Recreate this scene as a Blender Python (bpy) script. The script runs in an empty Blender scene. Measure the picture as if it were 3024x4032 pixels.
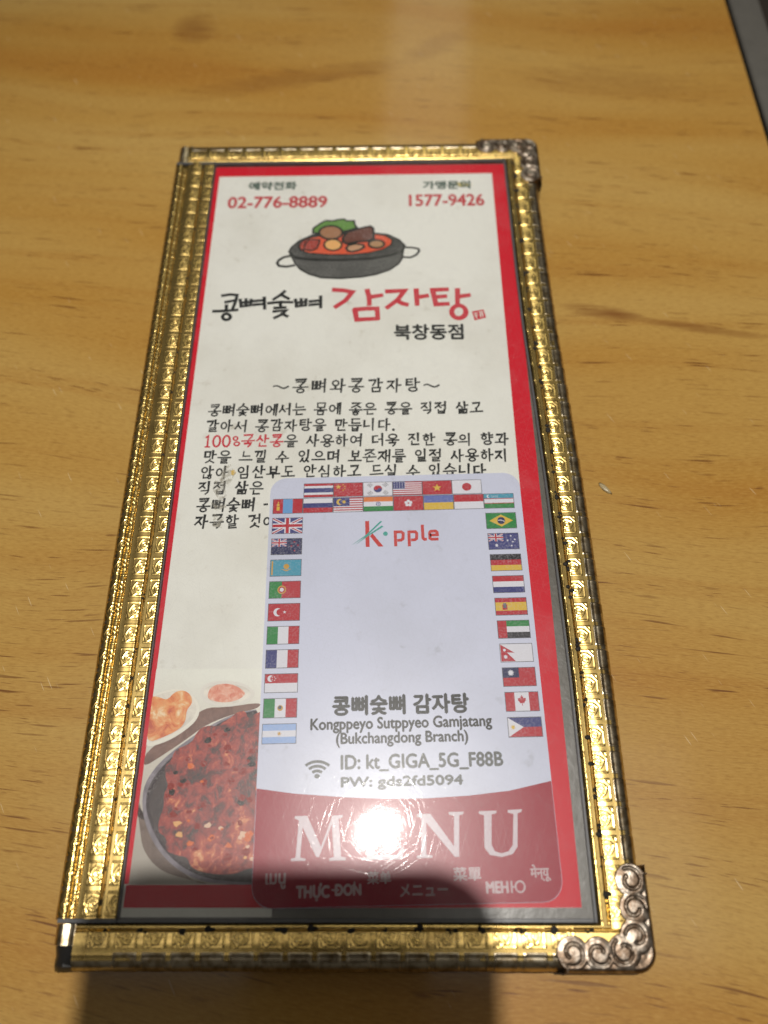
import bpy, bmesh, math, random
from mathutils import Matrix, Vector
from mathutils.geometry import tessellate_polygon

random.seed(7)
S = 0.001            # everything below is laid out in millimetres
ZP = 6.0             # height of the folder's upper face above the table
scene = bpy.context.scene
COL = scene.collection

# ------------------------------------------------------------------ camera
cam_data = bpy.data.cameras.new("camera")
cam = bpy.data.objects.new("camera", cam_data)
COL.objects.link(cam)
CAM_ROT = Matrix(((0.9999, 0.0067, 0.0129), (-0.0003, 0.8967, -0.4426), (-0.0146, 0.4425, 0.8966)))
CAM_LOC = Vector((0, 0, (157.57 + ZP) * S))
cam.matrix_world = Matrix.Translation(CAM_LOC) @ CAM_ROT.to_4x4()
cam_data.sensor_fit = 'HORIZONTAL'
cam_data.sensor_width = 7.35
cam_data.lens = 7.35 * 3190 / 3024
cam_data.clip_start = 0.005
cam_data.clip_end = 50
cam_data.dof.use_dof = True
cam_data.dof.focus_distance = 0.166
cam_data.dof.aperture_fstop = cam_data.lens / 2.7
scene.camera = cam

# ------------------------------------------------------------------ world: a dim room, lighter towards the ceiling
world = bpy.data.worlds.new("World")
scene.world = world
world.use_nodes = True
wn, wl = world.node_tree.nodes, world.node_tree.links
bg = wn['Background']
tc = wn.new('ShaderNodeTexCoord')
sx = wn.new('ShaderNodeSeparateXYZ')
rp = wn.new('ShaderNodeValToRGB')
wl.new(tc.outputs['Generated'], sx.inputs[0])
wl.new(sx.outputs['Z'], rp.inputs[0])
rp.color_ramp.elements[0].position = 0.0
rp.color_ramp.elements[0].color = (0.10, 0.09, 0.075, 1)
rp.color_ramp.elements[1].position = 1.0
rp.color_ramp.elements[1].color = (0.50, 0.47, 0.42, 1)
wl.new(rp.outputs[0], bg.inputs[0])
bg.inputs[1].default_value = 0.20

# ------------------------------------------------------------------ lamps
def area(name, loc, target, size, size_y, power, color, shape='RECTANGLE'):
    d = bpy.data.lights.new(name, 'AREA')
    d.shape = shape
    d.size, d.size_y = size, size_y
    d.energy = power
    d.color = color
    o = bpy.data.objects.new(name, d)
    COL.objects.link(o)
    o.location = loc
    o.rotation_euler = (Vector(target) - Vector(loc)).to_track_quat('-Z', 'Y').to_euler()
    return o

# the ceiling spot whose mirror image sits on the card, just above the phone's shadow
sd = bpy.data.lights.new("ceiling_spot", 'SPOT')
sd.energy = 44.0
sd.color = (1.0, 0.96, 0.905)
sd.shadow_soft_size = 0.013
sd.spot_size = math.radians(34)
sd.spot_blend = 1.0
spot = bpy.data.objects.new("ceiling_spot", sd)
COL.objects.link(spot)
spot.location = (-0.0267, 0.1166, 1.206)
spot.rotation_euler = (Vector((0.015, 0.085, 0)) - spot.location).to_track_quat('-Z', 'Y').to_euler()
# the dim luminous panel overhead that the foil mirrors
area("ceiling_panel", (0.0, 0.15, 2.3), (0.0, 0.15, 0.0), 1.7, 0.6, 3.8, (1.0, 0.95, 0.88))
# the long ceiling luminaire that leaves the pale band on the table and the film
lum = area("ceiling_luminaire", (0.11, 2.40, 2.0), (0.11, 2.40, 0.0), 0.32, 2.6, 4.6, (1.0, 0.98, 0.80))
lum.rotation_euler = (0, 0, -0.056)

scene.view_settings.view_transform = 'Standard'
scene.view_settings.look = 'None'
scene.view_settings.exposure = 0.03
scene.view_settings.gamma = 1.0
scene.view_settings.use_curve_mapping = False
scene.render.engine = 'CYCLES'
scene.cycles.use_denoising = True
scene.cycles.max_bounces = 5
scene.cycles.diffuse_bounces = 3
scene.cycles.glossy_bounces = 3
scene.cycles.use_adaptive_sampling = True
scene.cycles.adaptive_threshold = 0.025
world.cycles.sampling_method = 'NONE'
scene.cycles.transparent_max_bounces = 12
scene.cycles.caustics_reflective = False
scene.cycles.caustics_refractive = False
scene.cycles.sample_clamp_indirect = 4.0

# ------------------------------------------------------------------ node helpers
class NT:
    def __init__(self, name):
        self.m = bpy.data.materials.new(name)
        self.m.use_nodes = True
        self.t = self.m.node_tree
        self.b = self.t.nodes['Principled BSDF']
        self.out = self.t.nodes['Material Output']

    def n(self, kind, **kw):
        nd = self.t.nodes.new('ShaderNode' + kind)
        for k, v in kw.items():
            if k.startswith('i_'):
                nd.inputs[k[2:].replace('_', ' ')].default_value = v
            elif k.startswith('n_'):
                nd.inputs[int(k[2:])].default_value = v
            else:
                setattr(nd, k, v)
        return nd

    def l(self, a, b):
        self.t.links.new(a, b)

    def coords(self, scale=(1, 1, 1), rot=0.0, loc=(0, 0, 0), src=None):
        """object coordinates in millimetres, rotated and stretched"""
        if src is None:
            g = self.n('NewGeometry')
            src = g.outputs['Position']
        r = self.n('Mapping', vector_type='POINT')
        r.inputs['Rotation'].default_value = (0, 0, rot)
        r.inputs['Scale'].default_value = (1000, 1000, 1000)
        self.l(src, r.inputs['Vector'])
        m = self.n('Mapping', vector_type='POINT')
        m.inputs['Location'].default_value = loc
        m.inputs['Scale'].default_value = scale
        self.l(r.outputs[0], m.inputs['Vector'])
        return m.outputs[0]

    def noise(self, vec, scale=1.0, detail=3.0, rough=0.5, dist=0.0):
        nd = self.n('TexNoise')
        nd.inputs['Scale'].default_value = scale
        nd.inputs['Detail'].default_value = detail
        nd.inputs['Roughness'].default_value = rough
        nd.inputs['Distortion'].default_value = dist
        self.l(vec, nd.inputs['Vector'])
        return nd.outputs['Fac']

    def ramp(self, fac, stops, interp='LINEAR'):
        r = self.n('ValToRGB')
        cr = r.color_ramp
        cr.interpolation = interp
        while len(cr.elements) < len(stops):
            cr.elements.new(0.5)
        for e, (p, c) in zip(cr.elements, stops):
            e.position = p
            e.color = (c, c, c, 1) if isinstance(c, (int, float)) else (*c, 1)
        self.l(fac, r.inputs[0])
        return r.outputs[0]

    def math(self, op, a, b=None, clamp=False):
        nd = self.n('Math', operation=op, use_clamp=clamp)
        for i, v in enumerate((a, b)):
            if v is None:
                continue
            if isinstance(v, (int, float)):
                nd.inputs[i].default_value = v
            else:
                self.l(v, nd.inputs[i])
        return nd.outputs[0]

    def mix(self, fac, a, b, mode='MIX'):
        nd = self.n('Mix', data_type='RGBA', blend_type=mode)
        for sock, v in ((nd.inputs[0], fac), (nd.inputs[6], a), (nd.inputs[7], b)):
            if isinstance(v, (int, float)):
                sock.default_value = v
            elif isinstance(v, tuple):
                sock.default_value = (*v, 1)
            else:
                self.l(v, sock)
        return nd.outputs[2]

    def bump(self, h, dist_mm, strength=1.0):
        b = self.n('Bump')
        b.inputs['Strength'].default_value = strength
        b.inputs['Distance'].default_value = dist_mm * S
        self.l(h, b.inputs['Height'])
        return b.outputs[0]

    def set(self, **kw):
        for k, v in kw.items():
            s = self.b.inputs[k.replace('_', ' ')]
            if isinstance(v, (int, float)):
                s.default_value = v
            elif isinstance(v, tuple):
                s.default_value = (*v, 1)
            else:
                self.l(v, s)
        return self.m


def srgb(r, g, b):
    f = lambda c: c / 12.92 if c <= 0.04045 else ((c + 0.055) / 1.055) ** 2.4
    return (f(r / 255), f(g / 255), f(b / 255))

# ------------------------------------------------------------------ materials
def make_wood():
    t = NT("varnished_pine")
    ROT = 0.12
    base = t.coords((1, 1, 1), ROT)
    # slow warp so that the grain wanders a little
    warp = t.noise(t.coords((0.010, 0.012, 0), ROT), 1.0, 1.0)
    wv = t.n('CombineXYZ')
    t.l(t.math('MULTIPLY', t.math('SUBTRACT', warp, 0.5), 20.0), wv.inputs[1])
    va = t.n('VectorMath', operation='ADD')
    t.l(base, va.inputs[0]); t.l(wv.outputs[0], va.inputs[1])
    def st(sx_, sy_, loc=(0, 0, 0)):
        m = t.n('Mapping')
        m.inputs['Scale'].default_value = (sx_, sy_, 1)
        m.inputs['Location'].default_value = loc
        t.l(va.outputs[0], m.inputs['Vector'])
        return m.outputs[0]
    broad = t.noise(st(0.0045, 0.030), 1.0, 2.0, 0.5)
    mid = t.noise(st(0.008, 0.17, (3, 9, 0)), 1.0, 2.0, 0.55)
    fine = t.noise(st(0.11, 1.5, (5, 2, 0)), 1.0, 2.0, 0.6)
    col = t.ramp(broad, [(0.30, srgb(184, 150, 84)), (0.46, srgb(179, 141, 72)), (0.60, srgb(173, 129, 56)), (0.74, srgb(164, 111, 38))])
    col = t.mix(t.ramp(mid, [(0.52, 0.0), (0.64, 0.14), (0.76, 0.36)]), col, srgb(150, 94, 24))
    col = t.mix(t.ramp(fine, [(0.45, 0.0), (0.80, 0.16)]), col, srgb(140, 90, 30))
    fib = t.noise(st(0.55, 3.2, (8, 1, 0)), 1.0, 2.0, 0.65)
    col = t.mix(t.ramp(fib, [(0.30, 0.26), (0.50, 0.0)]), col, srgb(204, 166, 92))
    col = t.mix(t.ramp(fib, [(0.52, 0.0), (0.72, 0.34)]), col, srgb(130, 84, 26))
    # resin ducts: short dark dashes in loose bands
    d1 = t.noise(st(0.075, 1.35, (17, 3, 0)), 1.0, 0.5, 0.4)
    d2 = t.noise(st(0.16, 2.3, (2, 27, 0)), 1.0, 0.5, 0.4)
    band = t.ramp(mid, [(0.44, 0.05), (0.60, 1.0)])
    dash = t.math('MULTIPLY', t.ramp(d1, [(0.69, 0.0), (0.76, 1.0)]), t.math('ADD', t.math('MULTIPLY', band, 0.7), 0.3))
    dash = t.math('MAXIMUM', dash, t.math('MULTIPLY', t.ramp(d2, [(0.69, 0.0), (0.75, 0.75)]), band))
    col = t.mix(t.math('MULTIPLY', dash, 0.85), col, srgb(98, 52, 12))
    # knots and the dark streaks that run off them, where the board has them
    sp = t.n('SeparateXYZ'); t.l(t.coords((1, 1, 1), 0), sp.inputs[0])
    kn = t.math('MULTIPLY', t.math('SUBTRACT', t.noise(st(0.07, 0.5), 1.0, 2.0), 0.5), 1.8)
    tot = None
    for cx, cy, rx, ry, amt, slope in ((-63, 254, 8, 9, 0.55, 0.0), (-30, 229, 40, 5, 0.32, 0.20), (14, 244, 12, 6, 0.25, 0.6), (54, 137, 11, 2.6, 0.85, -0.16), (76, 132, 22, 1.6, 0.6, -0.2), (66, 225, 34, 8, 0.22, -0.12)):
        dx = t.math('SUBTRACT', sp.outputs[0], cx)
        dy = t.math('SUBTRACT', t.math('SUBTRACT', sp.outputs[1], cy), t.math('MULTIPLY', dx, slope))
        ex = t.math('DIVIDE', dx, rx); ey = t.math('DIVIDE', dy, ry)
        r2 = t.math('ADD', t.math('ADD', t.math('MULTIPLY', ex, ex), t.math('MULTIPLY', ey, ey)), kn)
        k = t.math('MULTIPLY', t.math('SUBTRACT', 1.0, r2, True), amt)
        tot = k if tot is None else t.math('MAXIMUM', tot, k)
    col = t.mix(tot, col, srgb(112, 62, 20))
    # pale bruises and scratches in the lacquer
    s1 = t.noise(t.coords((0.16, 2.6, 0), 1.05, (9, 5, 0)), 1.0, 0.5, 0.3)
    col = t.mix(t.ramp(s1, [(0.79, 0.0), (0.83, 0.4)]), col, srgb(232, 214, 176))
    rgh = t.math('ADD', 0.30, t.math('MULTIPLY', broad, 0.2))
    h = t.math('SUBTRACT', t.math('MULTIPLY', fine, 0.5), t.math('MULTIPLY', dash, 0.5))
    return t.set(Base_Color=col, Roughness=rgh, Normal=t.bump(h, 0.02, 0.7), Specular_IOR_Level=0.22, Coat_Weight=0.38, Coat_Roughness=0.10)


def make_gold():
    t = NT("gold_foil")
    n1 = t.noise(t.coords((0.5, 0.5, 0.5)), 1.0, 3.0, 0.55)
    tarn = t.noise(t.coords((0.22, 0.22, 0.22), 0.3, (4, 8, 0)), 1.0, 5.0, 0.65)
    col = t.mix(t.ramp(tarn, [(0.52, 0.0), (0.72, 0.65)]), (0.80, 0.57, 0.20), (0.30, 0.18, 0.05))
    h = n1
    rgh = t.math('ADD', 0.14, t.math('MULTIPLY', tarn, 0.22))
    return t.set(Base_Color=col, Metallic=1.0, Roughness=rgh, Normal=t.bump(h, 0.028, 1.0))


def make_worn():
    t = NT("rubbed_foil_edge")
    tarn = t.noise(t.coords((0.5, 0.5, 0.5), 0.3, (4, 8, 0)), 1.0, 4.0, 0.65)
    col = t.mix(t.ramp(tarn, [(0.42, 0.0), (0.62, 1.0)]), (0.62, 0.53, 0.38), (0.30, 0.22, 0.12))
    return t.set(Base_Color=col, Metallic=1.0, Roughness=0.30, Normal=t.bump(tarn, 0.03, 1.0))


def make_metal():
    t = NT("worn_nickel")
    tarn = t.noise(t.coords((0.45, 0.45, 0.45), 0.6, (2, 3, 0)), 1.0, 5.0, 0.65)
    col = t.mix(t.ramp(tarn, [(0.36, 0.0), (0.56, 0.9)]), (0.52, 0.45, 0.37), (0.12, 0.075, 0.045))
    n = t.noise(t.coords((1.4, 1.4, 1.4)), 1.0, 3.0, 0.6)
    return t.set(Base_Color=col, Metallic=1.0, Roughness=t.math('ADD', 0.28, t.math('MULTIPLY', tarn, 0.25)), Normal=t.bump(n, 0.10, 0.8))


def make_film():
    """clear vinyl of the pocket: see-through, with a mirror-like skin, hairline scratches and handling haze"""
    t = NT("clear_vinyl")
    t.t.nodes.remove(t.b)
    h = None
    for i, (rot, seed, fx, fy) in enumerate(((0.25, 3, .10, 3.2), (0.80, 11, .08, 3.6), (1.35, 37, .12, 3.0), (1.9, 51, .09, 3.4), (2.6, 73, .11, 3.2))):
        nn = t.noise(t.coords((fx, fy, 0), rot, (seed, seed * 1.7, 0)), 1.0, 0.0, 0.5, 0.0)
        rr = t.ramp(nn, [(0.64, 0.0), (0.72, 1.0), (0.80, 0.0)])
        h = rr if h is None else t.math('ADD', h, rr)
    wob = t.noise(t.coords((0.045, 0.03, 0)), 1.0, 1.0)
    hh = t.math('ADD', t.math('MULTIPLY', h, 0.022), t.math('MULTIPLY', wob, 2.2))
    nb = t.bump(hh, 0.06, 1.0)
    fr = t.n('Fresnel'); fr.inputs['IOR'].default_value = 1.42
    g1 = t.n('BsdfGlossy'); g1.inputs['Roughness'].default_value = 0.055
    g2 = t.n('BsdfGlossy'); g2.inputs['Roughness'].default_value = 0.27
    for g in (g1, g2):
        t.l(nb, g.inputs['Normal'])
    gm = t.n('MixShader'); gm.inputs[0].default_value = 0.80
    t.l(g1.outputs[0], gm.inputs[1]); t.l(g2.outputs[0], gm.inputs[2])
    tr = t.n('BsdfTransparent'); tr.inputs[0].default_value = (0.985, 0.985, 0.98, 1)
    m1 = t.n('MixShader')
    t.l(t.math('MULTIPLY', fr.outputs[0], 0.70), m1.inputs[0]); t.l(tr.outputs[0], m1.inputs[1]); t.l(gm.outputs[0], m1.inputs[2])
    df = t.n('BsdfDiffuse'); df.inputs[0].default_value = (0.8, 0.8, 0.82, 1)
    smear = t.ramp(t.noise(t.coords((0.06, 0.06, 0), 0.5, (7, 3, 0)), 1.0, 3.0, 0.65), [(0.52, 0.0), (0.74, 0.045)])
    m2 = t.n('MixShader')
    t.l(t.math('ADD', smear, t.math('MULTIPLY', h, 0.02), True), m2.inputs[0]); t.l(m1.outputs[0], m2.inputs[1]); t.l(df.outputs[0], m2.inputs[2])
    t.l(m2.outputs[0], t.out.inputs['Surface'])
    return t.m


def make_paper(name, col, dirt, rough=0.45, amt=0.5):
    t = NT(name)
    n1 = t.noise(t.coords((0.035, 0.035, 0), 0.2, (5, 1, 0)), 1.0, 4.0, 0.6)
    n2 = t.noise(t.coords((0.28, 0.28, 0), 0.2, (15, 6, 0)), 1.0, 3.0, 0.6)
    spots = t.math('MULTIPLY', t.ramp(n2, [(0.62, 0.0), (0.76, 1.0)]), t.ramp(n1, [(0.42, 0.1), (0.62, 1.0)]))
    c = t.mix(t.math('MULTIPLY', t.ramp(n1, [(0.45, 0.0), (0.75, 0.45)]), amt), col, dirt)
    c = t.mix(t.math('MULTIPLY', spots, amt), c, dirt)
    f = t.noise(t.coords((1.2, 1.2, 0)), 1.0, 3.0)
    return t.set(Base_Color=c, Roughness=rough, Normal=t.bump(f, 0.02, 0.5), Specular_IOR_Level=0.2)


PR = {}
def ink(name, col, rough=0.5, wear=0.12, to=(0.75, 0.74, 0.70)):
    """flat printed colour with slight print wear"""
    if name in PR:
        return PR[name]
    t = NT("ink_" + name)
    n = t.noise(t.coords((2.2, 2.2, 0)), 1.0, 4.0, 0.7)
    m = t.noise(t.coords((0.13, 0.13, 0), 0.8), 1.0, 3.0, 0.6)
    f = t.math('MULTIPLY', t.ramp(n, [(0.45, 0.0), (0.75, 1.0)]), t.ramp(m, [(0.40, wear * 0.5), (0.70, wear * 3.0)]))
    PR[name] = t.set(Base_Color=t.mix(f, col, to), Roughness=rough, Specular_IOR_Level=0.15)
    return PR[name]


def make_food(name, stops, scale, rough=0.5, stretch=(1, 1), dist=1.2):
    t = NT(name)
    n = t.noise(t.coords((scale * stretch[0], scale * stretch[1], 0), 0.3, (3, 8, 0)), 1.0, 5.0, 0.68, dist)
    return t.set(Base_Color=t.ramp(n, stops), Roughness=rough)


def plain(name, col, rough=0.5, metal=0.0, noise_amt=0.25, scale=0.5, bump=0.02):
    t = NT(name)
    n = t.noise(t.coords((scale, scale, scale)), 1.0, 4.0, 0.6)
    dark = tuple(c * (1 - noise_amt) for c in col)
    return t.set(Base_Color=t.mix(n, col, dark), Roughness=rough, Metallic=metal, Normal=t.bump(n, bump, 0.6))

WOOD = make_wood()
GOLD = make_gold()
WORN = make_worn()
NICKEL = make_metal()
FILM = make_film()
PAPER = make_paper("cream_paper", srgb(229, 229, 222), srgb(158, 148, 124), 0.42, 0.50)
CARDM = make_paper("white_card", srgb(203, 207, 228), srgb(150, 152, 160), 0.38, 0.5)
BLACKV = plain("black_vinyl", (0.020, 0.019, 0.018), 0.38, 0, 0.4, 0.8, 0.06)
GREYV = plain("grey_vinyl", srgb(108, 104, 96), 0.30, 0, 0.4, 0.35, 0.15)
EDGEV = plain("vinyl_cut_edge", srgb(92, 93, 95), 0.35, 0, 0.4, 0.6, 0.03)
THREAD = plain("black_thread", (0.018, 0.013, 0.009), 0.7, 0, 0.5, 2.0, 0.05)
GTHREAD = plain("gold_thread", (0.45, 0.27, 0.06), 0.4, 0.6, 0.4, 2.0, 0.05)
STEEL = plain("brushed_steel", (0.17, 0.16, 0.14), 0.45, 0.3, 0.35, 0.15, 0.05)
BLACKP = plain("black_glass", (0.012, 0.012, 0.014), 0.25, 0, 0.2, 0.1, 0.0)
DARKGAP = plain("dark_gap", (0.02, 0.012, 0.006), 0.7, 0, 0.3, 0.5, 0.0)

RED = srgb(204, 24, 44)
INK_RED = ink("red", RED, 0.42, 0.02, srgb(225, 120, 120))
INK_TITLE = ink("title_red", srgb(196, 48, 62), 0.5, 0.08)
INK_BLACK = ink("black", srgb(20, 24, 25), 0.5, 0.06)
INK_GREEN = ink("green_black", srgb(44, 74, 62), 0.5, 0.2)
INK_PHONE = ink("phone_red", srgb(188, 52, 60), 0.5, 0.12)

# ------------------------------------------------------------------ mesh helpers
def P(x, y, z):
    return (x * S, y * S, (z + ZP) * S)

def link(o, parent=None):
    COL.objects.link(o)
    if parent is not None:
        o.parent = parent
    return o

def mesh_obj(name, verts, faces, mat, parent=None, smooth=False, raw=False, mats=None, fmat=None):
    me = bpy.data.meshes.new(name)
    me.from_pydata(verts if raw else [P(*v) for v in verts], [], faces)
    for m in (mats or [mat]):
        me.materials.append(m)
    if fmat:
        me.polygons.foreach_set('material_index', fmat)
    if smooth:
        me.polygons.foreach_set('use_smooth', [True] * len(me.polygons))
    me.update()
    return link(bpy.data.objects.new(name, me), parent)

def tag(o, label=None, cat=None, group=None, kind=None):
    if label: o['label'] = label
    if cat: o['category'] = cat
    if group: o['group'] = group
    if kind: o['kind'] = kind
    return o

def empty(name, x, y, z):
    o = bpy.data.objects.new(name, None)
    o.empty_display_size = 0.01
    COL.objects.link(o)
    o.location = (0, 0, 0)
    return o

class Print:
    """collects flat printed shapes; each new shape lies 3 micrometres above the last, so nothing is coplanar"""
    def __init__(self, z, step=0.0009):
        self.v, self.f, self.fm, self.mats = [], [], [], []
        self.z, self.step = z, step

    def mi(self, m):
        if m not in self.mats:
            self.mats.append(m)
        return self.mats.index(m)

    def poly(self, pts, m):
        self.z += self.step
        b = len(self.v)
        self.v += [(x, y, self.z) for x, y in pts]
        k = self.mi(m)
        for tri in tessellate_polygon([[Vector((x, y, 0)) for x, y in pts]]):
            a, c, d = (Vector(pts[i]) for i in tri)
            if (c - a).cross(d - a) < 0:
                tri = tri[::-1]
            self.f.append(tuple(b + i for i in tri)); self.fm.append(k)

    def ribbon(self, pts, w, m, taper=(1.0, 1.0), closed=False, caps=True):
        n = len(pts)
        if closed and (Vector(pts[0]) - Vector(pts[-1])).length < 1e-6:
            pts = pts[:-1]; n -= 1
        self.z += self.step
        b = len(self.v)
        k = self.mi(m)
        V = [Vector(p) for p in pts]
        L, Rr = [], []
        for i in range(n):
            if closed:
                d0 = (V[i] - V[i - 1]).normalized(); d1 = (V[(i + 1) % n] - V[i]).normalized()
            else:
                d0 = (V[i] - V[max(i - 1, 0)]); d1 = (V[min(i + 1, n - 1)] - V[i])
                d0 = (d0 if d0.length > 1e-9 else d1).normalized(); d1 = (d1 if d1.length > 1e-9 else d0).normalized()
            nn = Vector((-(d0 + d1).y, (d0 + d1).x))
            if nn.length < 1e-6: nn = Vector((-d0.y, d0.x))
            nn.normalize()
            c = max(0.5, nn.dot(Vector((-d0.y, d0.x))))
            f = i / max(1, n - 1)
            ww = 0.5 * w * (taper[0] + (taper[1] - taper[0]) * f) / c
            p = V[i]
            if not closed and caps:
                if i == 0: p = p - d1 * 0.3 * w
                if i == n - 1: p = p + d0 * 0.3 * w * taper[1]
            L.append(p + nn * ww); Rr.append(p - nn * ww)
        for a, c in zip(L, Rr):
            self.v += [(a.x, a.y, self.z), (c.x, c.y, self.z)]
        for i in range(n if closed else n - 1):
            j = (i + 1) % n
            self.f.append((b + 2 * i + 1, b + 2 * j + 1, b + 2 * j, b + 2 * i)); self.fm.append(k)

    def mesh2d(self, vs, fs, m):
        self.z += self.step
        b = len(self.v)
        k = self.mi(m)
        self.v += [(x, y, self.z) for x, y in vs]
        for f in fs:
            self.f.append(tuple(b + i for i in f)); self.fm.append(k)

    def build(self, name, parent):
        return mesh_obj(name, self.v, self.f, None, parent, mats=self.mats, fmat=self.fm)

def text_mesh(body, shear=0.0):
    c = bpy.data.curves.new('lettering', 'FONT')
    c.body = body
    c.size = 1.0
    c.shear = shear
    c.resolution_u = 3
    o = bpy.data.objects.new('lettering', c)
    COL.objects.link(o)
    dg = bpy.context.evaluated_depsgraph_get()
    m = bpy.data.meshes.new_from_object(o.evaluated_get(dg))
    vs = [(v.co.x, v.co.y) for v in m.vertices]
    fs = []
    for p in m.polygons:
        ids = list(p.vertices)
        fs.append(ids if p.normal.z >= 0 else ids[::-1])
    bpy.data.objects.remove(o); bpy.data.curves.remove(c); bpy.data.meshes.remove(m)
    return vs, fs

def put_text(pr, body, x0, x1, y0, y1, mat, bold=0.0, theta=0.0, piv=None):
    """the lettering fitted to the box x0..x1, y0..y1 (mm), turned about its centre by theta"""
    vs, fs = text_mesh(body)
    ax0 = min(v[0] for v in vs); ax1 = max(v[0] for v in vs)
    ay0 = min(v[1] for v in vs); ay1 = max(v[1] for v in vs)
    cx, cy = (x0 + x1) / 2, (y0 + y1) / 2
    c, s = math.cos(theta), math.sin(theta)
    offs = [(0, 0)] if not bold else [(-bold, 0), (bold, 0), (0, -bold), (0, bold)]
    w, h = (x1 - x0) - 2 * bold, (y1 - y0) - 2 * bold
    for ox, oy in offs:
        out = []
        for x, y in vs:
            lx = ((x - ax0) / (ax1 - ax0) - 0.5) * w + ox
            ly = ((y - ay0) / (ay1 - ay0) - 0.5) * h + oy
            out.append((cx + lx * c - ly * s, cy + lx * s + ly * c))
        pr.mesh2d(out, fs, mat)

def circle(cx, cy, rx, ry=None, n=20, a0=0.0):
    ry = rx if ry is None else ry
    return [(cx + rx * math.cos(a0 + 2 * math.pi * i / n), cy + ry * math.sin(a0 + 2 * math.pi * i / n)) for i in range(n)]

def rounded_rect(x0, x1, y0, y1, r, n=8):
    pts = []
    for cx, cy, a in ((x1 - r, y1 - r, 0), (x0 + r, y1 - r, 90), (x0 + r, y0 + r, 180), (x1 - r, y0 + r, 270)):
        for i in range(n + 1):
            t = math.radians(a + 90 * i / n)
            pts.append((cx + r * math.cos(t), cy + r * math.sin(t)))
    return pts

def slab(name, pts, z0, z1, mat, parent=None, bevel=0.0):
    """a plate of the outline pts between z0 and z1"""
    n = len(pts)
    if bevel:
        cx = sum(p[0] for p in pts) / n; cy = sum(p[1] for p in pts) / n
        ins = []
        for i in range(n):
            a, b, c = Vector(pts[i - 1]), Vector(pts[i]), Vector(pts[(i + 1) % n])
            t = ((b - a).normalized() + (c - b).normalized()).normalized()
            ins.append((b.x - t.y * bevel, b.y + t.x * bevel))
        v = [(x, y, z0) for x, y in pts] + [(x, y, z1 - bevel) for x, y in pts] + [(x, y, z1) for x, y in ins]
        f = [tuple(range(n - 1, -1, -1)), tuple(range(2 * n, 3 * n))]
        for i in range(n):
            j = (i + 1) % n
            f += [(i, j, n + j, n + i), (n + i, n + j, 2 * n + j, 2 * n + i)]
    else:
        v = [(x, y, z0) for x, y in pts] + [(x, y, z1) for x, y in pts]
        f = [tuple(range(n - 1, -1, -1)), tuple(range(n, 2 * n))]
        for i in range(n):
            j = (i + 1) % n
            f.append((i, j, n + j, n + i))
    return mesh_obj(name, v, f, mat, parent)

def rect(x0, x1, y0, y1):
    return [(x0, y0), (x1, y0), (x1, y1), (x0, y1)]

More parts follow.
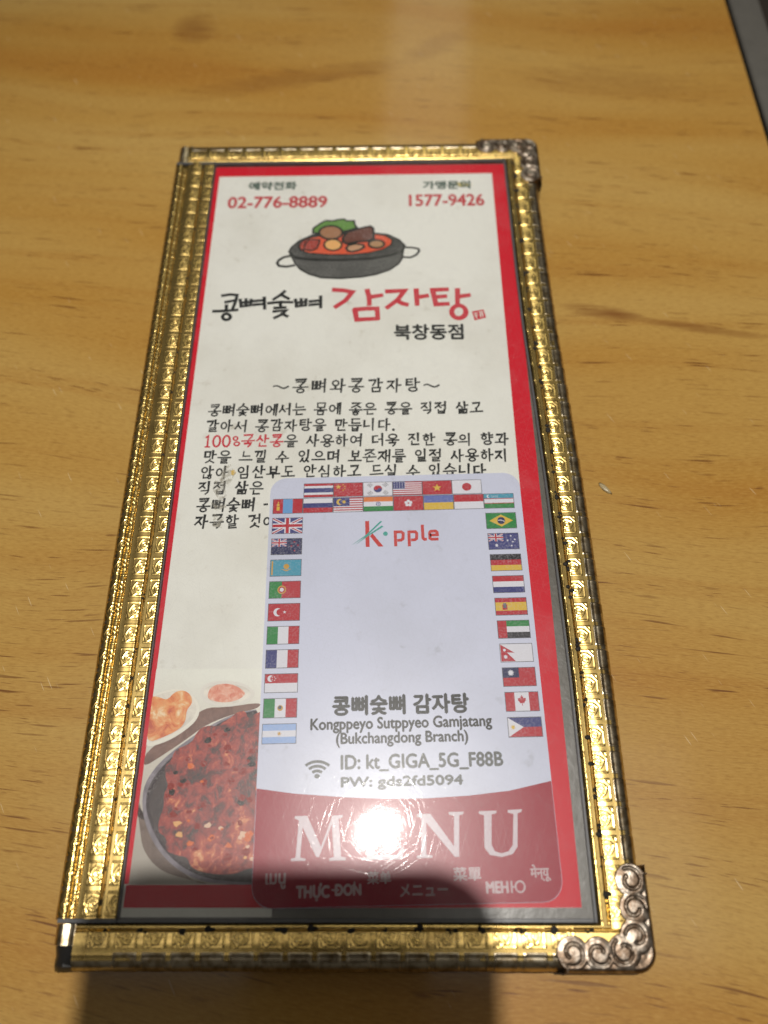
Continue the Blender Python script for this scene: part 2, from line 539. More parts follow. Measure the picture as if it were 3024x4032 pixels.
DATA = {'title_black':[[(-43.05,139.19),(-41.07,139.56),(-39.27,139.34),(-39.5,137.26),(-40.02,135.0)],[(-42.03,137.09),(-39.98,137.58)],[(-41.7,136.11),(-41.61,134.32)],[(-44.83,134.21),(-41.55,134.32),(-38.82,134.6)],[(-40.41,132.42),(-40.44,132.09),(-40.58,131.81),(-40.82,131.6),(-41.13,131.49),(-41.47,131.49),(-41.8,131.61),(-42.07,131.82),(-42.27,132.11),(-42.36,132.44),(-42.33,132.77),(-42.18,133.06),(-41.94,133.27),(-41.63,133.38),(-41.29,133.38),(-40.97,133.26),(-40.69,133.04),(-40.5,132.75),(-40.41,132.42)],[(-38.41,137.91),(-37.94,135.79)],[(-36.94,138.01),(-36.72,135.85)],[(-35.64,137.88),(-35.63,136.04)],[(-38.21,136.85),(-35.65,137.09)],[(-38.18,135.68),(-35.48,136.03)],[(-34.99,137.32),(-32.37,137.6)],[(-34.91,136.14),(-32.29,136.42)],[(-32.37,138.5),(-32.01,134.82)],[(-27.31,140.45),(-28.26,139.28),(-30.02,137.8)],[(-28.27,139.4),(-26.13,137.95)],[(-31.26,136.6),(-28.28,136.96),(-25.16,136.84)],[(-28.28,136.8),(-28.01,135.35)],[(-29.64,135.06),(-26.81,135.22)],[(-29.79,133.94),(-26.61,134.29),(-27.61,133.03),(-29.45,131.9)],[(-27.77,133.3),(-26.2,132.36)],[(-24.49,137.73),(-24.06,135.61)],[(-23.06,137.91),(-22.9,135.68)],[(-21.83,137.81),(-21.81,135.86)],[(-24.29,136.67),(-21.79,136.91)],[(-24.3,135.5),(-21.69,135.86)],[(-20.94,137.02),(-18.38,137.34)],[(-20.9,135.92),(-18.34,136.2)],[(-18.18,138.63),(-18.06,135.03)]],'title_red':[[(-15.03,140.73),(-12.5,140.51),(-10.23,139.95),(-11.91,137.27),(-14.43,135.19)],[(-6.5,140.52),(-6.0,138.21),(-5.91,135.83)],[(-6.07,138.21),(-2.8,138.83)],[(-9.52,134.3),(-9.0,131.14),(-3.81,131.42)],[(-9.52,134.3),(-6.72,134.61),(-3.99,134.58),(-3.81,131.42)],[(-1.66,140.01),(2.91,140.22),(1.16,137.32),(-1.53,134.81)],[(0.98,137.1),(2.35,136.07),(3.54,135.71)],[(5.85,140.54),(6.0,135.67)],[(6.05,138.05),(8.67,138.54)],[(9.65,140.31),(13.7,140.52)],[(10.62,138.08),(13.21,138.31)],[(9.99,140.22),(10.66,135.7),(13.74,135.84)],[(16.22,140.49),(16.06,135.81)],[(16.15,138.09),(19.13,138.58)],[(18.03,133.26),(17.89,132.58),(17.56,131.99),(17.07,131.55),(16.49,131.33),(15.88,131.33),(15.31,131.58),(14.86,132.02),(14.58,132.62),(14.5,133.3),(14.63,133.98),(14.96,134.58),(15.45,135.02),(16.04,135.25),(16.65,135.24),(17.22,135.0),(17.67,134.55),(17.95,133.94),(18.03,133.26)]],'seal':[[(19.5,133.37),(22.42,133.98),(22.95,131.39),(20.04,130.57)],[(19.97,132.72),(20.83,132.88)],[(20.42,132.88),(20.54,131.16)],[(20.04,131.94),(20.96,132.1)],[(21.25,133.22),(22.15,133.38)],[(21.52,133.13),(21.64,131.49)],[(22.0,133.21),(22.18,131.57)],[(21.41,132.27),(22.23,132.43)]],'pot':{'outline':[(-27.17,153.65),(-26.58,155.3),(-24.56,157.62),(-21.11,159.6),(-16.58,160.38),(-10.26,160.62),(-4.69,160.03),(-1.16,159.47),(1.85,157.56),(3.46,155.36),(2.94,153.55),(2.66,150.92),(1.65,148.98),(-0.7,146.91),(-4.37,145.36),(-8.04,144.61),(-13.41,144.18),(-18.31,144.5),(-21.55,145.76),(-23.84,147.39),(-25.29,149.36),(-26.13,151.33)],'rim':[(-26.82,153.65),(-26.19,155.03),(-24.29,157.21),(-20.84,159.19),(-16.57,159.87),(-4.69,159.52),(-1.41,159.03),(1.47,157.17),(2.96,155.21),(2.19,153.56),(-0.68,152.28),(-5.64,151.36),(-13.57,150.99),(-21.03,151.26),(-25.05,152.04)],'body':[(-25.76,151.32),(-24.24,150.81),(-19.51,150.32),(-13.06,150.16),(-5.64,150.55),(-0.43,151.68),(2.31,153.22),(2.24,151.09),(1.29,149.37),(-0.94,147.4),(-4.62,145.91),(-8.29,145.09),(-13.43,144.75),(-18.09,145.07),(-21.32,146.23),(-23.49,147.87),(-24.92,149.51)],'broth':[(-24.46,155.44),(-24.02,156.94),(-22.07,158.26),(-18.81,159.05),(-12.77,159.47),(-5.19,159.6),(-1.91,158.9),(-0.03,157.26),(-0.42,155.59),(-2.67,153.96),(-6.4,152.86),(-11.12,152.36),(-16.6,152.44),(-21.85,153.08),(-23.89,154.1)],'broth_shadow':[(-24.46,155.44),(-24.02,156.94),(-22.05,157.92),(-22.23,156.24),(-23.7,155.26),(-23.14,154.09),(-21.85,153.08),(-23.89,154.1)],'leaf':[(-20.93,160.1),(-20.94,161.64),(-19.22,163.33),(-17.72,164.41),(-15.93,164.25),(-14.41,164.71),(-12.88,164.89),(-12.1,164.19),(-10.19,164.23),(-9.99,162.85),(-9.39,161.81),(-10.77,161.14),(-12.28,160.65),(-15.3,159.85),(-18.84,159.9)],'potato':[(-13.16,160.09),(-13.33,159.28),(-13.84,158.57),(-14.65,158.06),(-15.64,157.79),(-16.71,157.81),(-17.72,158.1),(-18.56,158.64),(-19.12,159.37),(-19.33,160.18),(-19.18,161.0),(-18.66,161.71),(-17.86,162.23),(-16.85,162.5),(-15.77,162.49),(-14.75,162.18),(-13.92,161.64),(-13.36,160.91)],'meat':[(-13.04,158.29),(-11.77,160.31),(-8.75,161.45),(-5.84,162.27),(-5.08,161.4),(-4.88,157.66),(-6.68,156.95),(-9.44,156.72),(-11.94,156.09),(-12.96,156.78)],'egg':[(-13.26,155.78),(-13.39,155.12),(-13.77,154.54),(-14.37,154.12),(-15.12,153.9),(-15.92,153.91),(-16.67,154.15),(-17.3,154.59),(-17.72,155.18),(-17.88,155.84),(-17.76,156.51),(-17.38,157.09),(-16.77,157.51),(-16.02,157.73),(-15.22,157.72),(-14.46,157.48),(-13.83,157.03),(-13.42,156.44)],'bean':[(-12.11,154.69),(-11.43,155.58),(-9.68,156.06),(-7.67,155.69),(-7.41,154.86),(-8.65,153.88),(-10.39,153.34),(-11.64,153.59)],'bean2':[(-2.17,155.88),(-2.29,155.4),(-2.65,154.99),(-3.19,154.68),(-3.86,154.53),(-4.57,154.54),(-5.24,154.71),(-5.79,155.03),(-6.15,155.46),(-6.27,155.94),(-6.15,156.42),(-5.8,156.84),(-5.25,157.14),(-4.58,157.3),(-3.87,157.29),(-3.19,157.11),(-2.65,156.79),(-2.29,156.36)],'meat2':[(-23.2,154.32),(-22.74,156.42),(-21.92,157.75),(-19.07,157.61),(-19.22,156.2),(-19.79,154.54),(-21.14,153.89)],'handleL':[(-26.67,152.16),(-28.27,151.75),(-29.45,150.72),(-29.77,149.75),(-29.22,148.83),(-27.35,148.57),(-25.39,148.97)],'handleR':[(3.33,154.7),(5.32,154.57),(6.68,154.15),(6.84,153.32),(6.02,152.02),(4.52,151.22),(2.67,151.41)],'rimline':[(-26.81,153.31),(-24.77,151.47),(-20.51,150.59),(-13.07,150.49),(-5.64,150.87),(-0.43,151.95),(2.31,153.39),(3.2,155.04)]},'photo':{'board':[(-48.0,24.47),(-44.86,26.48),(-40.47,29.54),(-36.55,32.65),(-30.86,34.74),(-26.9,35.52),(-26.18,36.86),(-33.09,35.81),(-37.4,35.83),(-40.81,32.66),(-48.11,27.25)],'plate':[(-48.12,38.02),(-45.86,39.1),(-42.66,39.63),(-39.8,38.26),(-38.15,35.83),(-38.5,33.44),(-40.67,31.35),(-43.88,29.29),(-48.21,28.02),(-48.35,31.12)],'plate_in':[(-48.08,37.75),(-45.81,38.69),(-42.62,39.22),(-40.04,37.99),(-38.74,35.83),(-39.19,33.71),(-41.26,31.88),(-44.22,29.94),(-48.1,28.79),(-48.22,31.12)],'kimchi':[(-48.17,38.02),(-46.82,38.01),(-44.82,37.2),(-43.66,38.82),(-41.81,39.3),(-40.21,38.26),(-39.77,36.64),(-40.84,35.31),(-40.74,33.19),(-41.76,31.62),(-44.77,30.07),(-47.81,29.04),(-48.15,32.69)],'bowl':[(-38.75,38.53),(-38.09,40.16),(-36.27,40.98),(-33.01,41.1),(-29.96,40.54),(-27.68,39.03),(-27.86,37.67),(-29.91,36.34),(-33.09,35.81),(-36.09,36.22),(-37.93,37.17)],'bowl_in':[(-38.08,38.66),(-37.26,40.02),(-33.52,40.69),(-29.92,39.99),(-28.34,38.76),(-28.93,37.54),(-31.01,36.61),(-33.68,36.35),(-36.42,36.9)],'sauce':[(-36.98,38.52),(-36.44,39.88),(-34.32,40.56),(-31.85,40.27),(-29.85,39.04),(-29.52,38.22),(-31.05,37.15),(-33.71,36.67),(-36.18,37.17),(-36.91,37.71)],'shade':[(-48.66,19.78),(-45.57,13.78),(-42.59,10.05),(-38.99,6.86),(-35.79,4.62),(-32.83,4.39),(-38.83,5.51),(-42.94,6.86),(-46.09,10.06),(-47.09,13.78)],'pan_out':[(-25.03,35.65),(-30.84,34.47),(-35.43,32.12),(-39.39,29.28),(-42.76,26.48),(-45.04,23.71),(-46.51,20.99),(-46.64,18.07),(-45.6,14.96),(-43.54,11.67),(-41.23,9.13),(-38.0,6.86),(-34.41,5.51),(-30.42,4.84),(-23.05,4.61)],'pan_rim':[(-25.04,35.78),(-30.99,34.74),(-35.74,32.51),(-39.71,29.79),(-43.34,26.98),(-45.88,24.22),(-47.31,21.24),(-47.28,18.07),(-46.33,14.73),(-44.23,11.21),(-41.65,8.45),(-38.16,6.07),(-34.34,4.84),(-30.37,4.35),(-23.03,4.27)],'pan_in':[(-25.0,35.12),(-30.53,33.94),(-34.85,31.59),(-38.81,28.76),(-42.18,25.97),(-44.46,23.21),(-45.93,20.5),(-45.97,17.83),(-44.96,14.96),(-43.07,11.9),(-40.76,9.36),(-37.53,7.08),(-34.2,5.96),(-30.45,5.28),(-23.08,5.05)],'food':[(-25.0,35.25),(-27.11,34.73),(-28.62,33.41),(-29.29,35.27),(-31.13,34.74),(-32.11,33.69),(-33.64,32.9),(-34.1,32.12),(-36.52,32.38),(-38.28,31.35),(-39.1,29.02),(-41.12,28.25),(-42.35,27.49),(-42.67,25.72),(-43.86,24.71),(-43.33,22.47),(-42.66,21.23),(-43.49,19.52),(-43.0,17.58),(-43.75,15.43),(-43.71,13.07),(-41.84,12.14),(-42.09,10.05),(-39.74,9.13),(-37.72,8.9),(-37.03,7.08),(-33.98,6.18),(-30.51,5.95),(-27.84,6.4),(-26.66,7.07),(-23.21,7.07)],'handle':[(-48.53,17.83),(-46.99,16.87),(-46.29,15.44),(-46.5,15.08),(-48.42,16.16)],'tablegrey':[(-48.83,21.0),(-47.34,21.49),(-45.98,14.96),(-42.84,10.05),(-37.95,6.41),(-34.79,4.39),(-48.04,4.4)]},'logo_k':[[(-6.36,75.77),(-5.49,75.8),(-5.34,69.67),(-6.19,69.68)],[(-5.3,72.2),(-4.74,72.84),(-2.38,69.76),(-3.48,69.74)]],'logo_sticks':[[(-9.27,70.02),(-6.21,72.45),(-3.05,75.78),(-2.67,75.64),(-5.77,72.44)],[(-8.54,70.04),(-6.21,72.12),(-2.75,74.71),(-2.38,74.43),(-5.77,72.12)]],'logo_dot':[[(-1.46,72.74),(-1.49,72.56),(-1.58,72.41),(-1.71,72.29),(-1.88,72.23),(-2.05,72.23),(-2.21,72.29),(-2.35,72.41),(-2.44,72.57),(-2.47,72.75),(-2.44,72.92),(-2.35,73.08),(-2.21,73.19),(-2.05,73.26),(-1.88,73.25),(-1.71,73.19),(-1.58,73.07),(-1.49,72.92)]],'logo_pple':[[(0.23,69.78),(0.13,73.13),(1.46,73.16),(1.84,72.8),(1.77,71.5),(1.37,71.21),(0.56,71.15)],[(3.13,69.76),(3.06,73.11),(4.42,73.18),(4.73,72.78),(4.68,71.56),(4.31,71.29),(3.5,71.23)],[(5.96,74.84),(6.06,71.63),(6.37,71.37),(6.88,71.4)],[(7.52,72.35),(9.14,72.42),(9.1,72.99),(8.77,73.32),(7.74,73.24),(7.51,72.92),(7.55,71.62),(7.91,71.38),(9.38,71.42)]],'menu_letters':[[(-18.98,8.17),(-19.0,8.57),(-18.19,8.74),(-17.89,15.05),(-18.66,15.33),(-18.68,15.76),(-16.41,15.83),(-13.69,10.56),(-11.78,15.82),(-9.89,15.96),(-9.88,15.53),(-10.63,15.32),(-10.03,8.91),(-9.17,8.73),(-9.16,8.33),(-12.12,8.23),(-12.14,8.64),(-11.29,8.84),(-11.82,14.4),(-14.0,8.84),(-14.48,8.84),(-17.15,13.88),(-17.37,8.78),(-16.4,8.57),(-16.39,8.23)],[(-6.31,8.32),(-6.32,8.73),(-5.47,8.83),(-5.53,15.27),(-6.4,15.45),(-6.4,15.88),(0.71,16.01),(0.89,14.2),(0.4,14.17),(-0.05,15.37),(-4.01,15.31),(-4.0,12.63),(-1.38,12.7),(-1.11,13.4),(-0.7,13.4),(-0.71,11.3),(-1.12,11.3),(-1.38,12.07),(-4.0,12.0),(-3.98,9.1),(0.09,9.17),(0.85,10.47),(1.33,10.47),(1.01,8.48)],[(3.61,8.65),(3.61,9.03),(4.43,9.16),(4.56,15.43),(3.73,15.65),(3.74,16.08),(6.2,16.14),(10.33,10.6),(10.53,15.78),(9.6,15.99),(9.61,16.42),(12.26,16.49),(12.24,16.06),(11.48,15.85),(11.19,8.88),(10.45,8.82),(5.41,14.65),(5.28,9.23),(6.39,9.09),(6.38,8.72)],[(15.08,16.13),(15.1,16.55),(18.32,16.66),(18.29,16.23),(17.41,15.98),(17.11,10.87),(17.64,9.76),(18.8,9.42),(20.12,9.76),(20.93,10.79),(21.41,16.04),(20.38,16.33),(20.41,16.76),(22.99,16.9),(22.95,16.47),(22.18,16.19),(21.76,10.51),(20.83,9.32),(18.83,8.81),(16.75,9.15),(15.82,10.35),(16.01,15.84)]],'wave':[[(-26.93,20.62),(-19.18,19.73),(-9.58,19.05),(-1.93,18.75),(5.7,18.84),(13.34,19.29),(21.02,20.15),(29.5,21.89)]],'wifi':[[(-14.3,22.81),(-14.33,22.67),(-14.42,22.55),(-14.56,22.46),(-14.73,22.41),(-14.92,22.41),(-15.1,22.46),(-15.25,22.55),(-15.34,22.67),(-15.38,22.81),(-15.35,22.95),(-15.27,23.07),(-15.12,23.16),(-14.95,23.21),(-14.76,23.21),(-14.58,23.16),(-14.43,23.07),(-14.34,22.95)]],'worn':[[(-38.59,89.28),(-36.75,90.37),(-35.73,87.89),(-36.53,84.91),(-37.68,84.38),(-39.06,86.55)],[(-39.99,86.29),(-37.77,85.46),(-37.02,82.24),(-38.58,81.19),(-40.24,83.87)],[(-40.41,80.68),(-37.66,81.45),(-36.79,79.6),(-39.04,78.57)],[(-39.46,78.05),(-37.27,77.0),(-37.27,74.43),(-39.41,74.96)]]}
# ------------------------------------------------------------------ the setting: table top, steel rim, well
table = slab("table_top", rect(-420, 108.0, -320, 620), -ZP - 28, -ZP, WOOD)
tag(table, kind='structure')
well = slab("grill_well", rect(108.2, 420, -320, 620), -ZP - 60, -ZP - 8, DARKGAP)
tag(well, kind='structure')
def rim():
    v, f = [], []
    prof = [(109.6, -9.0), (109.6, -0.7), (110.1, -0.25), (118.6, -0.15), (119.2, -0.6), (119.4, -9.0)]
    for y in (-300, 600):
        v += [(x, y, z - ZP + 0.2) for x, z in prof]
    n = len(prof)
    f = [(i, i + 1, n + i + 1, n + i) for i in range(n - 1)] + [tuple(range(n)), tuple(range(2 * n - 1, n - 1, -1)), (0, n, 2 * n - 1, n - 1)]
    o = mesh_obj("steel_rim", v, f, STEEL)
    tag(o, "grey brushed steel rim let into the table at the upper right", "metal rim")
rim()

# ------------------------------------------------------------------ the menu folder
folder = empty("menu_folder", 0, 0, 0)
tag(folder, "long menu folder with embossed gold foil borders and nickel corners on the wooden table", "menu folder")
slab("back_cover", [(-58.6, -8.6), (42.0, -8.6), (42.0, 50), (38.4, 150), (38.2, 192.3), (-58.6, 192.3)], -ZP + 0.05, -3.9, BLACKV, folder, 0.4)
slab("inner_page", [(-56.5, -7.8), (41.2, -7.8), (41.2, 50), (37.6, 150), (37.4, 191.6), (-56.5, 191.6)], -3.85, -3.05, GREYV, folder)
slab("front_cover", [(-57.6, -8.5), (42.2, -8.5), (42.2, 50), (38.5, 150), (38.3, 192.5), (-57.6, 192.5)], -3.0, -1.0, BLACKV, folder)
slab("pocket_backing", [(-49.6, -2.4), (36.2, -2.4), (36.0, 60), (33.4, 140), (33.0, 187.4), (-49.6, 187.4)], -0.98, -0.86, GREYV, folder)

# ---- foil strips: a profile swept along each side, with embossed roses set on it
def sample_profile(knots, arc=None, down=None):
    """knots: (c, z) along the face; then an optional quarter round (c_centre, z_centre, radius) and a drop"""
    pts = []
    n = len(knots)
    for i in range(n - 1):
        (c0, z0), (c1, z1) = knots[i], knots[i + 1]
        m = max(2, int(abs(c1 - c0) / 0.12))
        for k in range(m):
            f = k / m
            g = f * f * (3 - 2 * f)
            pts.append((c0 + (c1 - c0) * f, z0 + (z1 - z0) * g))
    pts.append(knots[-1])
    if arc:
        cc, zc, r = arc
        for k in range(1, 25):
            a = math.radians(90 - 90 * k / 24)
            pts.append((cc + r * math.cos(a), zc + r * math.sin(a)))
    if down is not None:
        c, z = pts[-1]
        m = 6
        for k in range(1, m + 1):
            pts.append((c - 0.02 * k, z + (down - z) * k / m))
    u = [0.0]
    for a, b in zip(pts, pts[1:]):
        u.append(u[-1] + math.hypot(b[0] - a[0], b[1] - a[1]))
    u0 = pts[0][0]
    return pts, [x + u0 for x in u]

def at_u(prof, u):
    pts, us = prof
    lo, hi = 0, len(us) - 1
    u = min(max(u, us[0]), us[-1])
    while hi - lo > 1:
        mid = (lo + hi) // 2
        if us[mid] <= u: lo = mid
        else: hi = mid
    f = (u - us[lo]) / max(1e-9, us[hi] - us[lo])
    a, b = pts[lo], pts[hi]
    d = (b[0] - a[0], b[1] - a[1])
    L = math.hypot(*d) or 1
    return a[0] + d[0] * f, a[1] + d[1] * f, -d[1] / L, d[0] / L

def seg_d(px, py, ax, ay, bx, by):
    dx, dy = bx - ax, by - ay
    t = max(0, min(1, ((px - ax) * dx + (py - ay) * dy) / (dx * dx + dy * dy)))
    return math.hypot(px - ax - dx * t, py - ay - dy * t)

def rose(x, y, plain_square=False):
    """height (mm) of the embossed rose in its square, x right and y up as it lies on the folder"""
    g = lambda d, w: math.exp(-(d / w) ** 2)
    hx, r = 1.84, 0.40
    qx, qy = abs(x) - hx + r, abs(y) - hx + r
    sd = math.hypot(max(qx, 0), max(qy, 0)) + min(max(qx, qy), 0) - r
    h = 0.058 * g(sd, 0.13)
    if plain_square:
        return h
    a = math.radians(16)
    rx, ry = x * math.cos(a) + y * math.sin(a), -x * math.sin(a) + y * math.cos(a)
    dia = (abs(rx) ** 1.25 + abs(ry) ** 1.25) ** 0.8 - 1.30
    h = max(h, 0.075 * g(dia, 0.13))
    rr = math.hypot(x - 0.05, y)
    th = (math.atan2(y, x - 0.05) + 1.0) % (2 * math.pi)
    h = max(h, 0.08 * g(rr - 0.45 - 0.055 * th, 0.14) if rr < 0.98 else 0, 0.075 * g(rr, 0.17))
    for q in ((-1.75, 0.1, -0.95, -1.75), (-0.95, -1.75, -0.2, -1.15), (0.9, 1.75, 1.75, 0.75)):
        h = max(h, 0.066 * g(seg_d(x, y, *q), 0.14))
    return h

BEND = [(-10, 0.1), (40, 0.0), (60, -0.4), (84, -0.95), (107, -1.75), (128, -2.65), (145, -3.05), (175, -3.45), (200, -3.5)]
def bend(y):
    """the right-hand side of the folder leans in towards the top"""
    for (y0, d0), (y1, d1) in zip(BEND, BEND[1:]):
        if y <= y1:
            return d0 + (d1 - d0) * (y - y0) / (y1 - y0)
    return BEND[-1][1]

class Strip:
    bent = False
    def __init__(self, name, prof, axis, sign, a0, a1, parent, bent=False):
        """axis 'y': runs along y, across = sign*x;  axis 'x': runs along x, across = sign*y"""
        self.prof, self.axis, self.sign, self.bent = prof, axis, sign, bent
        pts, us = prof
        N = max(2, int((a1 - a0) / 2.5))
        rnd = random.Random(name)
        v, f = [], []
        for j in range(N + 1):
            a = a0 + (a1 - a0) * j / N
            wob = 0.03 * math.sin(a * 0.21 + sign) + rnd.uniform(-0.015, 0.015)
            for c, z in pts:
                v.append(self.w(c, a, z + wob * 0.6))
        n = len(pts)
        for j in range(N):
            for i in range(n - 1):
                q = (j * n + i, j * n + i + 1, (j + 1) * n + i + 1, (j + 1) * n + i)
                f.append(q)
        # orient upwards
        A, B, Cc = (Vector(v[k]) for k in f[0][:3])
        if (B - A).cross(Cc - A).z < 0:
            f = [q[::-1] for q in f]
        lim = max(i for i, (c, z) in enumerate(pts) if z > -0.02 or i == 0)
        fm = [1 if (k % (n - 1)) >= lim else 0 for k in range(len(f))]
        self.o = mesh_obj(name, v, f, None, parent, True, mats=[GOLD, WORN], fmat=fm)

    def w(self, c, a, z):
        return (self.sign * c + (bend(a) if self.bent else 0), a, z) if self.axis == 'y' else (a, self.sign * c, z)

    def row(self, uc, ua, ub, a_list, lift=0.02, mat=None):
        """embossed roses centred on arc-length uc, cut to ua..ub, one at each place along the strip"""
        u0, u1 = max(uc - 2.12, ua), min(uc + 2.12, ub)
        nu = max(3, int((u1 - u0) / 0.105))
        nv = 42
        v, f = [], []
        for j in range(nv + 1):
            b = -2.15 + 4.3 * j / nv
            for i in range(nu + 1):
                u = u0 + (u1 - u0) * i / nu
                lx, ly = (self.sign * (u - uc), b) if self.axis == 'y' else (b, self.sign * (u - uc))
                h = rose(lx, ly, mat is not None) + lift
                if j in (0, nv) or i in (0, nu):
                    h = -0.06
                c, z, nx, nz = at_u(self.prof, u)
                x, y, zz = (self.sign * (c + nx * h), b, z + nz * h) if self.axis == 'y' else (b, self.sign * (c + nx * h), z + nz * h)
                v.append((x, y, zz))
        n = nu + 1
        f = [(j * n + i, j * n + i + 1, (j + 1) * n + i + 1, (j + 1) * n + i) for j in range(nv) for i in range(nu)]
        A, B, Cc = (Vector(v[k]) for k in f[0][:3])
        if self.axis == 'y' and self.sign < 0 or self.axis == 'x' and self.sign > 0:
            f = [q[::-1] for q in f]
        first = None
        for a in a_list:
            if first is None:
                first = mesh_obj("embossed_rose", v, f, mat or GOLD, self.o, True)
                o = first
            else:
                o = first.copy(); COL.objects.link(o); o.parent = self.o
            o.location = ((bend(a) if self.bent else 0) * S, a * S, 0) if self.axis == 'y' else (a * S, 0, 0)

def frange(a, b, st):
    out = []
    while a <= b + 1e-6:
        out.append(a); a += st
    return out

# right-hand border (across = +x)
pr_r = sample_profile([(34.75, -0.85), (34.95, -0.1), (35.25, 0.10), (36.25, 0.05), (36.6, -0.28), (36.95, 0.12), (38.5, 0.22), (40.45, 0.16), (40.8, 0.05)], (40.85, -2.05, 2.1), -5.0)
st_r = Strip("foil_border", pr_r, 'y', 1, -2.6, 187.0, folder, True)
ys = frange(0.5, 184, 4.93)
st_r.row(38.55, 36.9, 40.6, ys)
st_r.row(34.1, 35.0, 36.35, ys)
st_r.row(43.0, 41.0, 46.0, ys, mat=WORN)
# bottom border (across = -y)
pr_b = sample_profile([(1.75, -0.85), (1.95, -0.05), (2.2, 0.14), (2.55, 0.10), (2.85, -0.28), (3.15, 0.16), (4.8, 0.26), (6.7, 0.18), (7.0, 0.06)], (7.1, -2.05, 2.1), -4.6)
st_b = Strip("foil_border", pr_b, 'x', -1, -55.9, 42.4, folder)
xs = frange(-46.8, 32, 5.02)
st_b.row(4.85, 3.1, 6.8, [-51.6] + xs)
st_b.row(0.4, 1.95, 2.6, xs)
st_b.row(9.35, 7.3, 12.2, xs, mat=WORN)
# top border (across = +y)
pr_t = sample_profile([(186.0, -0.85), (186.2, -0.05), (186.5, 0.14), (187.0, 0.08), (187.3, -0.28), (187.6, 0.16), (189.2, 0.26), (191.0, 0.18), (191.3, 0.06)], (191.3, -2.0, 2.05), -4.6)
st_t = Strip("foil_border", pr_t, 'x', 1, -56.6, 38.6, folder)
xs_t = frange(-53.8, 24, 5.02)
st_t.row(189.2, 187.6, 191.1, xs_t)
st_t.row(193.6, 191.5, 196.0, xs_t, mat=WORN)
# left border with its hinge groove and rolled spine (across = -x)
pr_l = sample_profile([(48.95, -0.85), (49.05, -0.05), (49.3, 0.12), (51.7, 0.12), (52.15, -0.25), (52.6, 0.15), (54.4, 0.24), (56.2, 0.12), (56.55, -0.45), (57.1, -0.62), (57.55, -0.45), (57.95, 0.0), (58.3, 0.12)], (58.25, -1.95, 2.07), -5.6)
st_l = Strip("foil_spine", pr_l, 'y', -1, -1.2, 186.2, folder)
ysl = frange(1.3, 184.5, 4.93)
st_l.row(54.45, 52.5, 56.3, ysl)
st_l.row(50.05, 49.15, 51.9, ysl)
st_l.row(59.55, 57.9, 62.5, ysl)
# ends of the spine: dark binding bands and the open black lining below
slab("binding_band", rect(-59.3, -48.9, -1.75, -1.0), -1.2, 0.22, EDGEV, folder, 0.12)
slab("binding_band", rect(-59.6, -48.9, 185.2, 186.1), -1.2, 0.20, EDGEV, folder, 0.12)
pr_e = sample_profile([(55.6, -0.5), (56.0, -0.05), (56.6, -0.3), (57.0, -0.35), (57.9, -0.2)], (57.9, -2.05, 1.95), -5.6)
Strip("spine_end", pr_e, 'y', -1, -5.2, -1.9, folder)
Strip("spine_end", pr_e, 'y', -1, 186.3, 192.7, folder)
def lining():
    v, f = [], []
    prof = [(-56.0, -0.3), (-57.2, -0.6), (-58.6, -1.0), (-59.6, -2.4), (-59.8, -5.4)]
    ys_ = [(-5.0, 0.12), (-6.5, 0.0), (-8.0, -0.4), (-9.0, -1.3), (-9.2, -5.0)]
    for y, dz in ys_:
        for i, (x, z) in enumerate(prof):
            v.append((x + 0.25 * math.sin(y * 2 + i), y - 0.12 * i, max(-5.8, z + dz)))
    n = len(prof)
    for j in range(len(ys_) - 1):
        for i in range(n - 1):
            f.append((j * n + i, j * n + i + 1, (j + 1) * n + i + 1, (j + 1) * n + i))
    mesh_obj("spine_lining", v, f, BLACKV, folder, True)
lining()

# ---- stitching along the seams: dark holes with thread drawn between them
def ball(v, f, cx, cy, cz, rx, ry, rz, nu=8, nv=5):
    b = len(v)
    for j in range(nv + 1):
        ph = -math.pi / 2 + math.pi * j / nv
        for i in range(nu):
            th = 2 * math.pi * i / nu
            v.append((cx + rx * math.cos(ph) * math.cos(th), cy + ry * math.cos(ph) * math.sin(th), cz + rz * math.sin(ph)))
    for j in range(nv):
        for i in range(nu):
            k = (i + 1) % nu
            f.append((b + j * nu + i, b + j * nu + k, b + (j + 1) * nu + k, b + (j + 1) * nu + i))

def bar(v, f, a, b_, r, n=6):
    A, B = Vector(a), Vector(b_)
    d = (B - A).normalized()
    s = d.cross(Vector((0, 0, 1))).normalized()
    t = s.cross(d)
    b = len(v)
    for p in (A, B):
        for i in range(n):
            th = 2 * math.pi * i / n
            q = p + (s * math.cos(th) + t * math.sin(th)) * r
            v.append(tuple(q))
    for i in range(n):
        k = (i + 1) % n
        f.append((b + i, b + k, b + n + k, b + n + i))

